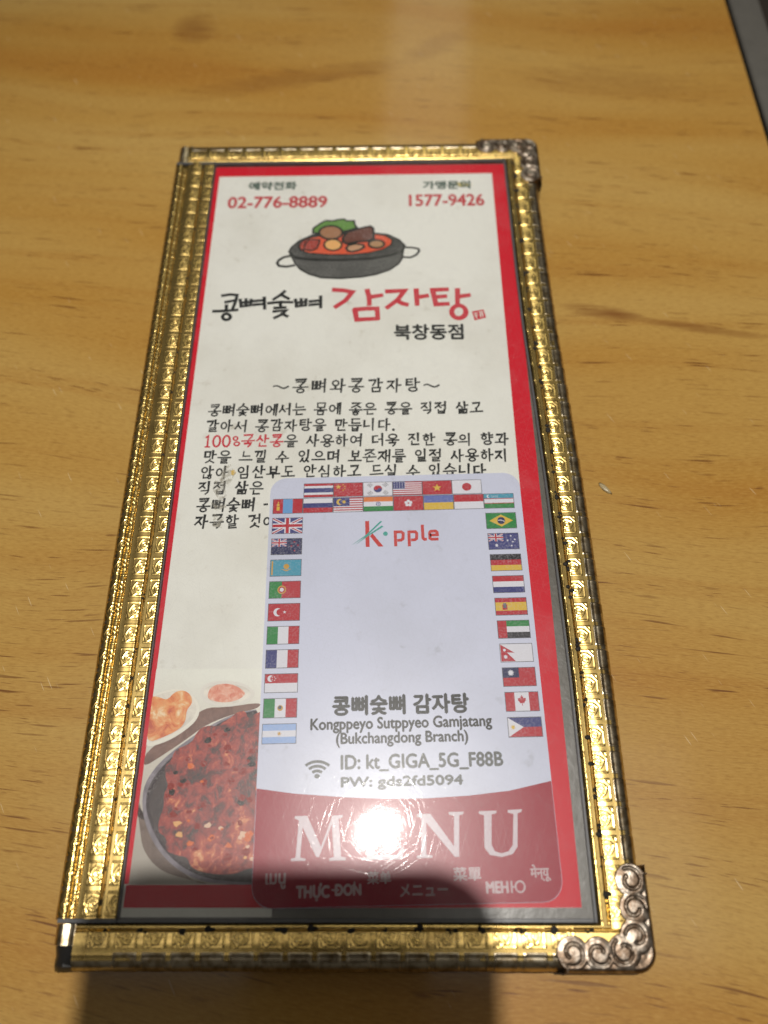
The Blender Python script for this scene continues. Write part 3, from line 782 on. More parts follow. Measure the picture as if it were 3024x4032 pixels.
def stitches(line, z, pitch, size):
    (x0, y0), (x1, y1) = line
    L = math.hypot(x1 - x0, y1 - y0)
    n = int(L / pitch)
    v, f, tv, tf = [], [], [], []
    rnd = random.Random(x0 * 3 + y1)
    pts = []
    for i in range(n + 1):
        s = i / n
        x = x0 + (x1 - x0) * s + rnd.uniform(-.16, .16); y = y0 + (y1 - y0) * s + rnd.uniform(-.16, .16)
        if x0 > 30:
            x += bend(y)
        pts.append((x, y))
        al = (0.35, 0.9) if abs(x1 - x0) < abs(y1 - y0) else (0.9, 0.35)
        for q in range(rnd.choice((2, 4, 5, 6))):
            k = size * rnd.uniform(0.25, 0.95)
            ball(v, f, x + rnd.uniform(-al[0], al[0]) * size, y + rnd.uniform(-al[1], al[1]) * size, z + 0.03, 0.55 * k * rnd.uniform(.6, 1.3), 0.5 * k * rnd.uniform(.6, 1.3), 0.34 * k)
    for a, b in zip(pts, pts[1:]):
        bar(tv, tf, (*a, z - 0.04), (*b, z - 0.04), 0.17)
    tag(mesh_obj("stitch_row", v, f, THREAD, folder, True), kind='stuff')
    mesh_obj("thread", tv, tf, GTHREAD, folder, True)
stitches(((36.62, 2.0), (36.62, 185.0)), -0.02, 5.65, 1.3)
stitches(((-50.0, -2.85), (33.0, -2.85)), -0.04, 5.72, 1.2)
stitches(((-52.15, 1.5), (-52.15, 184.0)), -0.12, 5.6, 0.6)
stitches(((-50.0, 187.3), (24.0, 187.3)), -0.14, 5.7, 0.6)

# ---- nickel corner protectors
def corner(ox, oy, dirx, diry, seed):
    """outer corner at (ox, oy); dirx, diry point inward along the two arms"""
    rnd = random.Random(seed)
    Lr = 17.4
    lobes = [(3.1, 14.4, 2.95), (3.0, 10.0, 2.85), (3.3, 5.6, 3.0)]
    circles = [(a, b, r) for a, b, r in lobes] + [(b, a, r) for a, b, r in lobes] + [(3.6, 3.6, 3.1)]
    def sdf(a, b):
        d = min(math.hypot(a - cx, b - cy) - r for cx, cy, r in circles)
        for (w, l) in ((3.3, Lr - 1.5), (Lr - 1.5, 3.3)):
            qx, qy = a - w, b - l
            d = min(d, max(qx, qy) if (qx < 0 or qy < 0) else math.hypot(qx, qy))
        return d
    def outer(a, b):
        r = 3.4
        qx, qy = r - a, r - b
        return math.hypot(max(qx, 0), max(qy, 0)) + min(max(qx, qy), 0) - r      # < 0 inside
    def height(a, b):
        d = sdf(a, b)
        e = outer(a, b)
        h = 0.36 + 0.05 * math.sin(a * 3.1 + seed) * math.sin(b * 2.7)
        for i, (cx, cy, r) in enumerate(circles[:6]):
            dx, dy = a - cx, b - cy
            q = math.hypot(dx, dy)
            if q < r * 0.92:
                th = ((1 if i % 2 else -1) * math.atan2(dy, dx) + i * 2.1 + seed) % (2 * math.pi)
                dome = 0.45 * math.sqrt(max(0.0, 1 - (q / (r * 0.92)) ** 2)) ** 0.6
                spiral = q - r * (0.30 + 0.42 * th / (2 * math.pi))
                h = max(h, 0.30 + dome - 0.36 * math.exp(-(spiral / 0.24) ** 2))
        rimw = math.exp(-((e + 0.65) / 0.55) ** 2)
        h = h * (1 - rimw) + 0.55 * rimw
        if e > -1.2:
            t = min(1.0, (e + 1.2) / 1.2)
            h -= 1.2 * (1 - math.sqrt(max(0.0, 1 - t * t)))
        rim2 = math.exp(-((d + 0.38) / 0.22) ** 2)
        h = h * (1 - rim2) + 0.56 * rim2
        if d > -0.22:
            h -= (d + 0.22) * 5.0
        return h
    step = 0.12
    n = int((Lr + 1.2) / step)
    idx, v, f = {}, [], []
    for j in range(n):
        for i in range(n):
            a, b = i * step, j * step
            if sdf(a, b) < 0.45 and outer(a, b) < 0.10:
                idx[(i, j)] = len(v)
                v.append((ox + dirx * a, oy + diry * b, height(a, b)))
    flip = dirx * diry < 0
    for (i, j) in idx:
        k = [(i, j), (i + 1, j), (i + 1, j + 1), (i, j + 1)]
        if all(q in idx for q in k):
            q = tuple(idx[t] for t in k)
            f.append(q[::-1] if flip else q)
    # side wall wrapped round the edge of the covers
    path = [(0, Lr - 0.4)] + [(0, 3.4)]
    path = [(0.0, Lr - 0.4 - k * (Lr - 3.8) / 10) for k in range(11)]
    path += [(3.4 - 3.4 * math.cos(math.radians(t)), 3.4 - 3.4 * math.sin(math.radians(t))) for t in range(9, 91, 9)]
    path += [(3.4 + k * (Lr - 3.8) / 10, 0.0) for k in range(1, 11)]
    b0 = len(v)
    zs = [-0.50, -1.2, -2.6, -3.6, -3.9]
    for (a, b) in path:
        for q, z in enumerate(zs):
            ins = (0.06, 0.0, 0.0, 0.12, 0.5)[q]
            na, nb = (1, 0) if b > 3.4 else ((0, 1) if a > 3.4 else ((3.4 - a) / 3.4, (3.4 - b) / 3.4))
            v.append((ox + dirx * (a + na * ins), oy + diry * (b + nb * ins), z))
    m = len(zs)
    for i in range(len(path) - 1):
        for q in range(m - 1):
            s = (b0 + i * m + q, b0 + i * m + q + 1, b0 + (i + 1) * m + q + 1, b0 + (i + 1) * m + q)
            f.append(s if flip else s[::-1])
    mesh_obj("corner_protector", v, f, NICKEL, folder, True)
corner(44.2, -9.4, -1, 1, 1)
corner(40.6, 194.0, -1, -1, 2)

# ---- the clear pocket
pk = mesh_obj("clear_pocket", [(x, y, 0.02) for x, y in [(-48.8, -1.55), (34.35, -1.55), (34.3, 50), (33.4, 84), (31.7, 128), (31.3, 145), (30.9, 185.9), (-48.8, 185.9)]], [tuple(range(8))], FILM, folder)
_ys = [-1.7, 40, 60, 84, 107, 128, 145, 186]
slab("pocket_edge", [(34.62 + bend(y), y) for y in _ys] + [(34.1 + bend(y), y) for y in _ys[::-1]], -0.5, 0.06, EDGEV, folder, 0.1)
slab("pocket_edge", rect(-49.0, -48.72, -0.95, 185.15), -0.5, 0.06, EDGEV, folder, 0.08)
slab("pocket_edge", rect(-48.85, 34.05, -1.72, -1.05), -0.5, 0.05, EDGEV, folder, 0.12)
slab("pocket_edge", rect(-48.85, 30.5, 185.2, 185.95), -0.5, 0.05, EDGEV, folder, 0.12)
# ------------------------------------------------------------------ Hangul in brush strokes
def _c(cx, cy, rx, ry, n=12):
    return ('o', [(cx + rx * math.cos(math.pi / 2 + 2 * math.pi * i / n), cy + ry * math.sin(math.pi / 2 + 2 * math.pi * i / n)) for i in range(n)])
JC = {
 'ㄱ': [[(.05, .84), (.88, .90), (.82, .50), (.55, .06)]],
 'ㄴ': [[(.15, .95), (.14, .18), (.95, .24)]],
 'ㄷ': [[(.08, .90), (.88, .93)], [(.16, .88), (.16, .12), (.95, .17)]],
 'ㄹ': [[(.10, .92), (.84, .95), (.82, .56), (.16, .51), (.16, .08), (.95, .13)]],
 'ㅁ': [[(.12, .90), (.17, .08), (.86, .10)], [(.12, .90), (.90, .93), (.86, .10)]],
 'ㅂ': [[(.14, .95), (.18, .08), (.86, .09)], [(.86, .96), (.84, .08)], [(.18, .52), (.85, .53)]],
 'ㅅ': [[(.52, .96), (.40, .50), (.04, .08)], [(.45, .58), (.96, .10)]],
 'ㅇ': [_c(.5, .48, .40, .40)],
 'ㅈ': [[(.08, .86), (.86, .91), (.52, .48), (.04, .06)], [(.52, .50), (.96, .08)]],
 'ㅊ': [[(.36, 1.02), (.62, .95)], [(.08, .72), (.88, .76), (.50, .40), (.04, .04)], [(.52, .42), (.96, .05)]],
 'ㅋ': [[(.05, .84), (.88, .90), (.82, .50), (.55, .06)], [(.10, .48), (.80, .52)]],
 'ㅌ': [[(.08, .92), (.90, .95)], [(.16, .52), (.84, .54)], [(.15, .90), (.15, .08), (.95, .13)]],
 'ㅍ': [[(.05, .88), (.95, .92)], [(.30, .88), (.32, .14)], [(.68, .88), (.66, .14)], [(.02, .10), (.98, .15)]],
 'ㅎ': [[(.38, 1.04), (.62, .97)], [(.06, .76), (.94, .80)], _c(.5, .30, .32, .29)],
}
def _half(ch, k, n=2):
    out = []
    for s in JC[ch]:
        o = isinstance(s, tuple)
        pts = [((x + k) / n * (1.0), y) for x, y in (s[1] if o else s)]
        out.append(('o', pts) if o else pts)
    return out
for d, (a, b) in {'ㄲ': 'ㄱㄱ', 'ㅃ': 'ㅂㅂ', 'ㅆ': 'ㅅㅅ', 'ㄸ': 'ㄷㄷ', 'ㅉ': 'ㅈㅈ', 'ㄶ': 'ㄴㅎ', 'ㄻ': 'ㄹㅁ', 'ㅄ': 'ㅂㅅ'}.items():
    JC[d] = _half(a, 0) + _half(b, 1)
VV = {   # upright vowels in their own box
 'ㅏ': [[(.30, 1), (.34, 0)], [(.36, .50), (.92, .54)]],
 'ㅐ': [[(.18, .96), (.20, .06)], [(.22, .50), (.70, .52)], [(.76, 1), (.78, 0)]],
 'ㅑ': [[(.30, 1), (.34, 0)], [(.36, .64), (.92, .68)], [(.36, .36), (.92, .40)]],
 'ㅓ': [[(.02, .52), (.60, .55)], [(.64, 1), (.68, 0)]],
 'ㅔ': [[(.0, .52), (.36, .54)], [(.40, .95), (.42, .06)], [(.80, 1), (.82, 0)]],
 'ㅕ': [[(.02, .66), (.60, .69)], [(.02, .40), (.60, .43)], [(.66, 1), (.70, 0)]],
 'ㅖ': [[(.0, .66), (.36, .68)], [(.0, .40), (.36, .42)], [(.40, .95), (.42, .06)], [(.80, 1), (.82, 0)]],
 'ㅣ': [[(.48, 1), (.52, 0)]],
}
VH = {
 'ㅗ': [[(.48, 1), (.5, .35)], [(.0, .26), (1, .34)]],
 'ㅛ': [[(.34, 1), (.36, .35)], [(.64, 1), (.64, .35)], [(.0, .26), (1, .34)]],
 'ㅜ': [[(.0, .72), (1, .80)], [(.5, .74), (.52, .0)]],
 'ㅠ': [[(.0, .72), (1, .80)], [(.34, .74), (.30, .0)], [(.66, .76), (.68, .0)]],
 'ㅡ': [[(.0, .46), (1, .54)]],
}
VM = {'ㅘ': ('ㅗ', 'ㅏ'), 'ㅢ': ('ㅡ', 'ㅣ'), 'ㅝ': ('ㅜ', 'ㅓ'), 'ㅚ': ('ㅗ', 'ㅣ'), 'ㅟ': ('ㅜ', 'ㅣ')}
INI = 'ㄱㄲㄴㄷㄸㄹㅁㅂㅃㅅㅆㅇㅈㅉㅊㅋㅌㅍㅎ'
MED = 'ㅏㅐㅑㅒㅓㅔㅕㅖㅗㅘㅙㅚㅛㅜㅝㅞㅟㅠㅡㅢㅣ'
FIN = ['', 'ㄱ', 'ㄲ', 'ㄳ', 'ㄴ', 'ㄵ', 'ㄶ', 'ㄷ', 'ㄹ', 'ㄺ', 'ㄻ', 'ㄼ', 'ㄽ', 'ㄾ', 'ㄿ', 'ㅀ', 'ㅁ', 'ㅂ', 'ㅄ', 'ㅅ', 'ㅆ', 'ㅇ', 'ㅈ', 'ㅊ', 'ㅋ', 'ㅌ', 'ㅍ', 'ㅎ']

def syllable(ch):
    """strokes of one syllable in the unit square"""
    k = ord(ch) - 0xAC00
    i, v, f = INI[k // 588], MED[(k % 588) // 28], FIN[k % 28]
    parts = []
    if v in VV:
        wide = 0.60 if i in 'ㅃㄲㅆ' else 0.54
        if f: parts += [(JC[i], (.02, .46, wide, .98)), (VV[v], (wide, .36, 1.0, 1.04)), (JC[f], (.20, .0, .88, .36))]
        else: parts += [(JC[i], (.02, .20, wide, .88)), (VV[v], (wide, -.02, 1.0, 1.02))]
    elif v in VH:
        if f: parts += [(JC[i], (.12, .58, .90, 1.06)), (VH[v], (.0, .34, 1.0, .54)), (JC[f], (.22, -.04, .80, .32))]
        else: parts += [(JC[i], (.18, .44, .82, .98)), (VH[v], (.0, .02, 1.0, .46))]
    else:
        a, b = VM[v]
        if f: parts += [(JC[i], (.04, .58, .60, 1.0)), (VH[a], (.0, .36, .66, .60)), (VV[b], (.60, .34, 1.0, 1.04)), (JC[f], (.2, 0, .85, .33))]
        else: parts += [(JC[i], (.06, .46, .58, .94)), (VH[a], (.0, .12, .68, .48)), (VV[b], (.60, -.02, 1.02, 1.02))]
    out = []
    for strokes, (x0, y0, x1, y1) in parts:
        for s in strokes:
            o = isinstance(s, tuple)
            pts = [(x0 + x * (x1 - x0), y0 + y * (y1 - y0)) for x, y in (s[1] if o else s)]
            out.append((pts, o))
    return out

def brush_line(pr, body, x, y, size, adv, space, w, mat, rnd, height=None):
    """a line of brush lettering starting at x on baseline y"""
    height = height or size
    for ch in body:
        if ch == ' ':
            x += space; continue
        if 0xAC00 <= ord(ch) <= 0xD7A3:
            jx, jy, rot = rnd.uniform(-.06, .06), rnd.uniform(-.10, .10), rnd.uniform(-.035, .035)
            for pts, closed in syllable(ch):
                q = []
                for px, py in pts:
                    px2 = px + (py - .5) * (0.04 - rot); py2 = py + (px - .5) * rot
                    q.append((x + jx + px2 * size, y + jy + py2 * height))
                if closed:
                    pr.ribbon(q, w * 0.8, mat, closed=True)
                else:
                    horiz = abs(q[-1][0] - q[0][0]) > abs(q[-1][1] - q[0][1])
                    pr.ribbon(q, w * (0.85 if horiz else 1.05) * rnd.uniform(.9, 1.1), mat, (1.1, 0.75) if not horiz else (0.85, 1.0))
            x += adv
        elif ch == '.':
            pr.poly(circle(x + 0.35, y + 0.15, w * 0.75, n=8), mat); x += adv * 0.4
        elif ch == '~':
            pr.ribbon([(x + size * t, y + height * (.45 + .10 * math.sin(t * 6.28 + .4))) for t in [k / 9 for k in range(10)]], w, mat, (0.7, 0.9)); x += adv * 1.05
        elif ch == '1':
            pr.ribbon([(x + .5, y + height * .82), (x + .95, y + height * .95), (x + .95, y + .05)], w, mat)
            pr.ribbon([(x + .45, y + .05), (x + 1.5, y + .05)], w * .8, mat); x += adv * .62
        elif ch == '0':
            pr.ribbon(circle(x + .95, y + height * .5, .80, height * .47, 14), w, mat, closed=True); x += adv * .68
        elif ch == '%':
            pr.ribbon(circle(x + .75, y + height * .72, .50, .50, 10), w * .8, mat, closed=True)
            pr.ribbon(circle(x + 1.15, y + height * .26, .60, .50, 10), w * .8, mat, closed=True); x += adv * .68
        elif ch == '-':
            pr.ribbon([(x, y + height * .5), (x + .7, y + height * .52)], w, mat); x += adv * .4
    return x

# ------------------------------------------------------------------ the printed sheet
sheet = empty("menu_sheet", 0, 0, 0)
tag(sheet, "cream printed menu sheet with red border, stew pot drawing and Korean text behind the film", "menu sheet")
SZ = -0.72
slab("paper", [(-48.65, -0.85), (-22, -0.85), (-22, 0.62), (32.3, 0.62), (32.15, 75), (31.2, 184.85), (-48.65, 184.85)], SZ - 0.10, SZ, PAPER, sheet)
def pp(z=0.012):
    return Print(SZ + z)
# the red border: four bars
b = pp(); b.poly([(-48.65, 4.45), (-47.75, 4.45), (-47.45, 181.2), (27.25, 181.35), (28.15, 4.3), (32.3, 4.3), (32.15, 75), (31.2, 184.85), (-48.65, 184.85)], INK_RED); b.build("red_border", sheet)
b = pp(0.016); b.poly([(-48.3, 0.65), (32.3, 0.65), (32.3, 4.6), (-48.3, 4.30)], INK_RED); b.build("red_bar", sheet)

b = pp(0.02); put_text(b, "예약전화", -39.1, -26.0, 175.9, 179.1, INK_GREEN, 0.14); b.build("heading_lettering", sheet)
b = pp(0.02); put_text(b, "가맹문의", 8.2, 21.2, 175.5, 178.7, INK_GREEN, 0.14); b.build("heading_lettering", sheet)
b = pp(0.02); put_text(b, "02-776-8889", -44.4, -17.5, 169.2, 173.6, INK_PHONE, 0.16); b.build("telephone_number", sheet)
b = pp(0.02); put_text(b, "1577-9426", 4.4, 24.7, 169.2, 173.7, INK_PHONE, 0.16); b.build("telephone_number", sheet)
b = pp(0.02); put_text(b, "북창동점", 0.1, 17.2, 124.7, 129.6, INK_BLACK, 0.17); b.build("branch_lettering", sheet)

b = pp(0.02)
for s in DATA['title_black']:
    cl = len(s) > 15
    b.ribbon(s, 0.85, INK_BLACK, (1.05, 0.95), closed=cl)
b.build("title_lettering", sheet)
b = pp(0.02)
for s in DATA['title_red']:
    cl = len(s) > 15
    b.ribbon(s, 1.25, INK_TITLE, (1.1, 0.95), closed=cl)
b.build("title_lettering", sheet)
b = pp(0.02)
b.poly(DATA['seal'][0], INK_TITLE)
for s in DATA['seal'][1:]:
    b.ribbon(s, 0.22, PAPER)
b.build("seal_stamp", sheet)

rnd = random.Random(5)
b = pp(0.02); brush_line(b, "~콩뼈와콩감자탕~", -28.4, 109.6, 3.5, 4.42, 2, 0.52, INK_BLACK, rnd, 3.7)
b.build("subtitle_lettering", sheet)
LINES = [(103.4, -43.2, "콩뼈숯뼈에서는 몸에 좋은 콩을 직접 삶고"), (99.0, -43.3, "갈아서 콩감자탕을 만듭니다."), (94.9, -43.5, None),
         (90.7, -43.1, "맛을 느낄 수 있으며 보존재를 일절 사용하지"), (86.8, -43.3, "않아 임산부도 안심하고 드실 수 있습니다."),
         (82.8, -43.5, "직접 삶은"), (78.6, -43.4, "콩뼈숯뼈 -"), (74.5, -43.4, "자극할 것이")]
for y, x, s in LINES:
    b = pp(0.02)
    if s is None:
        x = brush_line(b, "100%국산콩", x, y, 2.9, 3.28, 1.55, 0.47, INK_TITLE, rnd, 3.1)
        brush_line(b, "을 사용하여 더욱 진한 콩의 향과", x, y, 2.9, 3.32, 1.62, 0.47, INK_BLACK, rnd, 3.1)
    else:
        brush_line(b, s, x, y, 2.9, 3.30, 1.62, 0.47, INK_BLACK, rnd, 3.1)
    b.build("text_line", sheet)

# the stew pot drawing
PD = DATA['pot']
draw = None
def piece(name, parts, z):
    global draw
    b = pp(z)
    for p, m in parts:
        b.poly(p, m)
    return b
OUT = ink("outline", srgb(30, 32, 30), 0.5, 0.05)
b = pp(0.02); b.poly(PD['outline'], OUT); draw = b.build("pot_drawing", sheet)
def sub(name, z, *shapes, line=None, w=0.55, closed=True):
    b = pp(z)
    for p, m in shapes:
        b.poly(p, m)
    if line:
        b.ribbon(line, w, OUT, closed=closed)
    return b.build(name, draw)
sub("handle", 0.018, line=PD['handleL'], w=0.75, closed=False)
sub("handle", 0.018, line=PD['handleR'], w=0.62, closed=False)
sub("rim", 0.03, (PD['rim'], ink("rim", srgb(66, 66, 64), 0.5)))
sub("pot_body", 0.03, (PD['body'], ink("potbody", srgb(82, 82, 80), 0.5)))
sub("broth", 0.04, (PD['broth'], ink("broth", srgb(216, 84, 48), 0.5)), (PD['broth_shadow'], ink("brothd", srgb(150, 50, 36), 0.5)), line=PD['broth'], w=0.45)
sub("leaf", 0.06, (PD['leaf'], ink("leaf", srgb(96, 142, 62), 0.5)), line=PD['leaf'])
sub("meat", 0.07, (PD['meat'], ink("meat", srgb(100, 54, 42), 0.5)), line=PD['meat'], w=0.62)
sub("meat", 0.07, (PD['meat2'], ink("meat2", srgb(160, 56, 44), 0.5)), line=PD['meat2'], w=0.45)
sub("potato", 0.08, (PD['potato'], ink("potato", srgb(158, 112, 78), 0.5)), line=PD['potato'], w=0.62)
sub("potato", 0.09, (PD['egg'], ink("egg", srgb(228, 172, 104), 0.5)), line=PD['egg'], w=0.5)
sub("bean", 0.09, (PD['bean'], ink("bean", srgb(190, 146, 112), 0.5)), line=PD['bean'], w=0.6)
sub("bean", 0.09, (PD['bean2'], ink("bean2", srgb(172, 132, 92), 0.5)), line=PD['bean2'], w=0.6)

# the food photograph printed at the foot of the sheet
PH = DATA['photo']
XR = -24.0
def chaikin(pts, it=2):
    for _ in range(it):
        out = []
        for a, b in zip(pts, pts[1:] + pts[:1]):
            out += [(a[0] * .75 + b[0] * .25, a[1] * .75 + b[1] * .25), (a[0] * .25 + b[0] * .75, a[1] * .25 + b[1] * .75)]
        pts = out
    return pts
def clip(pts):
    pts = chaikin(list(pts))
    return [(min(max(x, -47.85), XR), max(y, 4.35)) for x, y in pts]
PB = NT("print_table")
_g = PB.n('SeparateXYZ'); PB.l(PB.coords((1, 1, 1)), _g.inputs[0])
_y = PB.math('ADD', _g.outputs[1], PB.math('MULTIPLY', PB.noise(PB.coords((0.12, 0.12, 0)), 1.0, 3.0), 6.0))
_n = PB.noise(PB.coords((0.9, 0.9, 0)), 1.0, 3.0)
_c1 = PB.ramp(PB.math('DIVIDE', _y, 50.0), [(0.10, srgb(152, 143, 132)), (0.45, srgb(188, 180, 168)), (0.74, srgb(214, 210, 198)), (0.90, srgb(228, 229, 219))])
PB.set(Base_Color=PB.mix(PB.math('MULTIPLY', _n, 0.15), _c1, srgb(170, 160, 150)), Roughness=0.45)
b = pp(0.016); b.poly([(-47.85, 4.40), (XR, 4.5), (XR, 43.5), (-47.75, 43.5)], PB.m)
photo = b.build("food_photograph", sheet)
def shot(name, z, *shapes):
    b = pp(z)
    for p, m in shapes:
        b.poly(clip(p), m)
    return b.build(name, photo)
WHITEP = make_food("print_porcelain", [(0.3, srgb(196, 190, 180)), (0.6, srgb(228, 222, 210))], 0.25)
shot("cutting_board", 0.03, (PH['board'], make_food("print_board", [(0.3, srgb(92, 56, 46)), (0.7, srgb(134, 98, 84))], 0.3)))
shot("plate", 0.035, (PH['plate'], ink("plate_rim", srgb(232, 228, 216), 0.45)), (PH['plate_in'], WHITEP))
shot("kimchi", 0.05, (PH['kimchi'], make_food("print_kimchi", [(0.32, srgb(188, 74, 34)), (0.45, srgb(222, 130, 70)), (0.56, srgb(230, 168, 106)), (0.68, srgb(240, 214, 176))], 0.30)))
shot("small_bowl", 0.05, (PH['bowl'], ink("bowl_rim", srgb(224, 220, 212), 0.45)), (PH['bowl_in'], WHITEP))
shot("sauce", 0.06, (PH['sauce'], make_food("print_sauce", [(0.30, srgb(200, 88, 64)), (0.50, srgb(222, 150, 124)), (0.68, srgb(236, 200, 180))], 0.5)))
shot("pan", 0.06, (PH['shade'], make_food("print_shade", [(0.3, srgb(84, 64, 54)), (0.7, srgb(120, 100, 88))], 0.3)), (PH['handle'], ink("pan_handle", srgb(56, 40, 38), 0.45)),
     (PH['pan_rim'], make_food("print_pan_rim", [(0.35, srgb(92, 84, 92)), (0.65, srgb(150, 142, 152))], 0.10)),
     (PH['pan_out'], ink("pan_edge", srgb(64, 54, 58), 0.45)), (PH['pan_in'], make_food("print_pan", [(0.3, srgb(34, 22, 22)), (0.7, srgb(62, 42, 40))], 0.3)))
_t = NT("print_stew")
_n1 = _t.noise(_t.coords((0.55, 0.42, 0), 0.3, (3, 8, 0)), 1.0, 6.0, 0.75, 0.6)
_n2 = _t.noise(_t.coords((0.16, 0.13, 0), 0.9, (13, 2, 0)), 1.0, 2.0, 0.5)
_sp = _t.n('SeparateXYZ'); _t.l(_t.coords((1, 1, 1)), _sp.inputs[0])
_pale = _t.ramp(_t.math('DIVIDE', _sp.outputs[1], 40.0), [(0.16, 0.075), (0.42, 0.0)])
_v = _t.math('ADD', _t.math('ADD', _n1, _t.math('MULTIPLY', _t.math('SUBTRACT', _n2, 0.5), 0.45)), _pale)
stew = _t.set(Base_Color=_t.ramp(_v, [(0.32, srgb(30, 20, 18)), (0.42, srgb(88, 26, 22)), (0.51, srgb(142, 38, 28)), (0.60, srgb(168, 58, 40)), (0.68, srgb(206, 118, 72)), (0.80, srgb(236, 196, 146))]), Roughness=0.5)
shot("stew", 0.085, (PH['food'], stew))
rnd2 = random.Random(11)
b = pp(0.095)
bits = [ink("bit_dark", srgb(44, 34, 32), 0.45), ink("bit_pale", srgb(226, 170, 110), 0.45), ink("bit_orange", srgb(214, 104, 48), 0.45), ink("bit_red", srgb(140, 36, 26), 0.45), ink("bit_pink", srgb(228, 190, 164), 0.45)]
for _ in range(95):
    cx, cy = rnd2.uniform(-44.5, -25.5), rnd2.uniform(7.5, 33)
    dx, dy = (cx + 27) / 17.0, (cy - 20) / 13.0
    if dx * dx + dy * dy > 0.9 or (cy > 28 and cx < -37): continue
    r = rnd2.uniform(0.3, 0.95); a0 = rnd2.uniform(0, 6)
    pts = [(cx + r * rnd2.uniform(.5, 1.2) * math.cos(a0 + k * .9), cy + r * rnd2.uniform(.4, 1.0) * math.sin(a0 + k * .9)) for k in range(7)]
    b.poly(pts, bits[rnd2.choice((1, 2, 2, 1, 3, 3, 4))] if cy < 15 else bits[rnd2.choice((0, 2, 3, 3, 3, 3))])
tag(b.build("stew_pieces", photo), kind='stuff')

# worn, greasy patches on the sheet
t = NT("grease_stain"); t.t.nodes.remove(t.b)
n_ = t.noise(t.coords((0.9, 0.9, 0)), 1.0, 4.0, 0.7)
df = t.n('BsdfDiffuse'); t.l(t.ramp(t.noise(t.coords((0.4, 0.4, 0)), 1.0, 2.0), [(0.40, srgb(168, 162, 146)), (0.6, srgb(206, 202, 188))]), df.inputs[0])
tr = t.n('BsdfTransparent'); mx = t.n('MixShader')
t.l(t.ramp(n_, [(0.44, 0.0), (0.62, 0.6)]), mx.inputs[0]); t.l(tr.outputs[0], mx.inputs[1]); t.l(df.outputs[0], mx.inputs[2]); t.l(mx.outputs[0], t.out.inputs['Surface'])
for k, w in enumerate(DATA['worn']):
    b = pp(0.14); b.poly(w, t.m); b.build("worn_patch", sheet)
YEL = ink("yellow_stain", srgb(206, 172, 84), 0.5, 0.5)
b = pp(0.15); b.poly([(-36.6, 88.6), (-35.9, 88.9), (-35.4, 88.2), (-35.9, 87.4), (-36.5, 87.7)], YEL); b.build("yellow_stain", sheet)
b = pp(0.014); b.poly([(16.8, 177.6), (18.2, 178.1), (20.0, 177.6), (22.0, 177.2), (20.4, 176.6), (18.4, 176.2), (17.4, 176.8)], ink("yellow_smear", srgb(196, 178, 96), 0.5, 0.9)); b.build("yellow_stain", sheet)

# ------------------------------------------------------------------ the laminated card
card = empty("menu_card", 0, 0, 0)
tag(card, "small white laminated card ringed with national flags, dark red foot lettered MENU", "card")
CT = math.radians(1.15)
CX, CY = 0.95, 43.98
def cw(a, b_):
    c, s = math.cos(CT), math.sin(CT)
    return (CX + a * c - b_ * s, CY + a * s + b_ * c)
def cl_(x, y):
    c, s = math.cos(CT), math.sin(CT)
    return ((x - CX) * c + (y - CY) * s, -(x - CX) * s + (y - CY) * c)
CZ = -0.34
slab("card_body", [cw(*p) for p in rounded_rect(-27.5, 27.5, -43, 43, 3.6, 10)], -0.56, CZ, CARDM, card)
def cp(z=0.010):
    return Print(CZ + z)
INK_CRED = ink("card_red", srgb(152, 18, 44), 0.40, 0.06, srgb(205, 120, 130))
INK_GREY = ink("card_black", srgb(54, 54, 52), 0.5, 0.10, srgb(170, 170, 175))
INK_GREY2 = ink("card_grey", srgb(92, 94, 92), 0.5, 0.10, srgb(180, 180, 185))
INK_LOGO = ink("logo_red", srgb(196, 62, 60), 0.5, 0.08)
INK_TEAL = ink("logo_teal", srgb(70, 160, 150), 0.5, 0.08)
INK_PALE = ink("pale_print", srgb(196, 178, 182), 0.45, 0.3, srgb(170, 60, 80))
INK_MENU = ink("menu_pale", srgb(206, 192, 200), 0.45, 0.2, srgb(190, 110, 125))
rr = rounded_rect(-27.45, 27.45, -42.95, 42.95, 3.58, 10)
low = [cw(*p) for p in rr if p[1] < -30]
low.sort(key=lambda p: cl_(*p)[0])
foot_pts = [cw(*p) for p in rr[18:] if p[1] < -30]      # left bottom corner to right bottom corner
wave = [cl_(*p) for p in DATA['wave'][0]]
wave[0] = (-27.45, wave[0][1]); wave[-1] = (27.45, wave[-1][1])
b = cp(); b.poly(foot_pts + [cw(*p) for p in wave[::-1]], INK_CRED); b.build("red_foot", card)

def ctext(name, body, x0, x1, y0, y1, mat, bold):
    b = cp(0.02); put_text(b, body, x0, x1, y0, y1, mat, bold, CT); return b.build(name, card)
ctext("name_lettering", "콩뼈숯뼈 감자탕", -12.4, 14.3, 34.2, 38.2, INK_GREY, 0.17)
ctext("name_lettering", "Kongppeyo Sutppyeo Gamjatang", -16.5, 18.5, 30.9, 33.9, INK_GREY, 0.09)
ctext("name_lettering", "(Bukchangdong Branch)", -11.5, 13.8, 28.2, 31.1, INK_GREY, 0.09)
ctext("network_lettering", "ID: kt_GIGA_5G_F88B", -10.5, 20.2, 23.8, 27.0, INK_GREY2, 0.11)
ctext("network_lettering", "PW: gds2fd5094", -10.4, 12.5, 20.4, 22.9, INK_GREY2, 0.11)
b = cp(0.02)
for s in DATA['menu_letters']:
    b.poly(s, INK_MENU)
b.build("menu_lettering", card)
ctext("translated_lettering", "เมนู", -23.4, -19.8, 3.6, 6.2, INK_PALE, 0.06)
ctext("translated_lettering", "THỰC", -17.9, -11.9, 1.6, 4.6, INK_PALE, 0.12)
